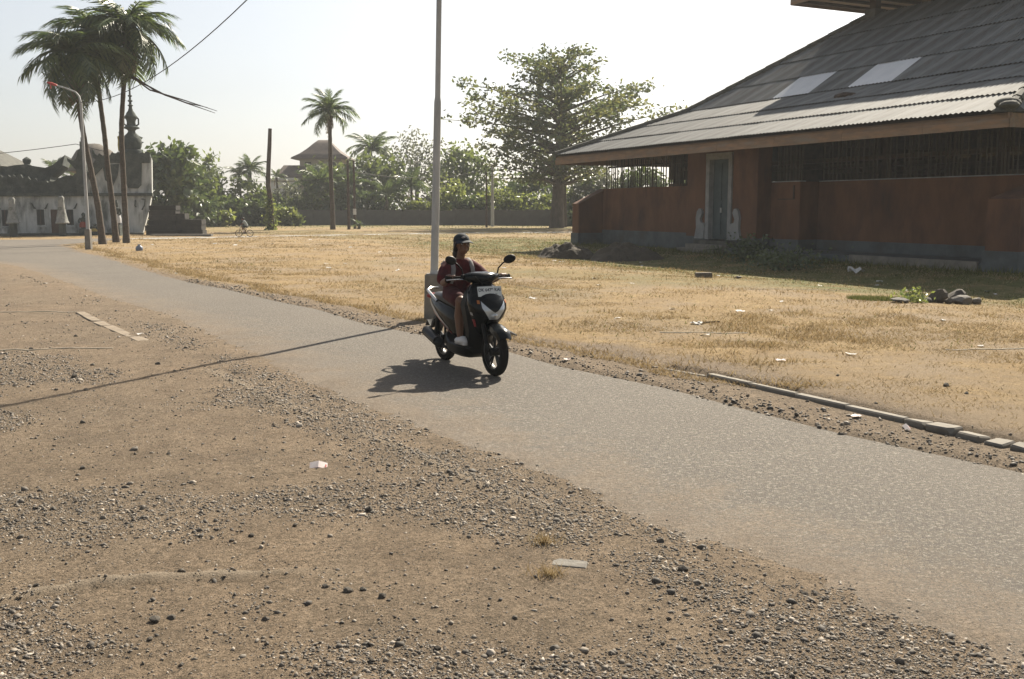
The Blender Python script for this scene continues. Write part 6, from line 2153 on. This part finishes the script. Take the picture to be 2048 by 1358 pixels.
o = link('flat_slab', chunk(.18, .085, .03, 900, .016, M['stone_grey']), None, None, (p.x, p.y, float(zg(p.x, p.y)) - .009), (.03, -.06, -.25)); tag(o, 'flat grey concrete slab half sunk in the dirt between grass tufts', 'slab')
for px_, py_, lb in ((1088, 1096, 'larger dry grass tuft growing from the bare dirt'), (1097, 1162, 'smaller dry grass tuft beside the flat concrete slab')):
    p = G(px_, py_); n = 150
    a = nrng.uniform(0, 6.28, n); rad = np.abs(nrng.normal(0, .045, n))
    o = blades('grass_tuft', p.x + np.cos(a) * rad * 1.3, p.y + np.sin(a) * rad, nrng.uniform(.035, .085, n), .0022, nrng.uniform(.3, .93, n), M['grass_dry'], nrng.uniform(.0, 1, n))
    tag(o, lb, 'grass tuft', kind='stuff')
for i, (a, b, lb) in enumerate((((1485, 580), (1702, 574), 'pale cord lying across the grass towards the boulders'), ((1320, 671), (1494, 669), 'pale cord half buried in the straw near the road'), ((1894, 703), (2048, 699), 'pale cord on the grass near the broken kerb'),
                               ((0, 704), (225, 701), 'pale buried edge of concrete crossing the gravel by the road bend'), ((0, 627), (150, 627), 'pale buried strip meeting the end of the old kerb'), ((1000, 566), (1110, 585), 'pale cord on the grass beside the scooter handlebar'))):
    pa, pb = G(*a), G(*b)
    pts_ = []
    for k in range(9):
        q = pa.lerp(pb, k / 8); q = q + Vector((0, rr.uniform(-.05, .05), 0)); pts_.append((q.x, q.y, float(zg(q.x, q.y)) + .006))
    m = MB(); m.loft([[(q_[0], q_[1] - .014, q_[2] - .01), (q_[0], q_[1] - .012, q_[2] + .003), (q_[0], q_[1] + .012, q_[2] + .003), (q_[0], q_[1] + .014, q_[2] - .01)] for q_ in pts_]); tag(m.obj('cord', M['cord']), lb, 'cord')

# ------------------------------------------------------------------ thin bright haze in the air
hz_ = MB().bx(-1700, 1700, -900, 2000, -1.6, 17.8).obj('haze', None)
hz_.data.materials.clear()
mt = bpy.data.materials.new('haze_air'); mt.use_nodes = True
nt = mt.node_tree; nt.nodes.clear()
vo = nt.nodes.new('ShaderNodeVolumePrincipled'); out = nt.nodes.new('ShaderNodeOutputMaterial')
vo.inputs['Color'].default_value = (.93, .95, .96, 1); vo.inputs['Density'].default_value = .00065; vo.inputs['Anisotropy'].default_value = .0
nt.links.new(vo.outputs[0], out.inputs['Volume'])
hz_.data.materials.append(mt)
tag(hz_, 'thin pale haze hanging in the backlit air over the field', 'haze', kind='stuff')
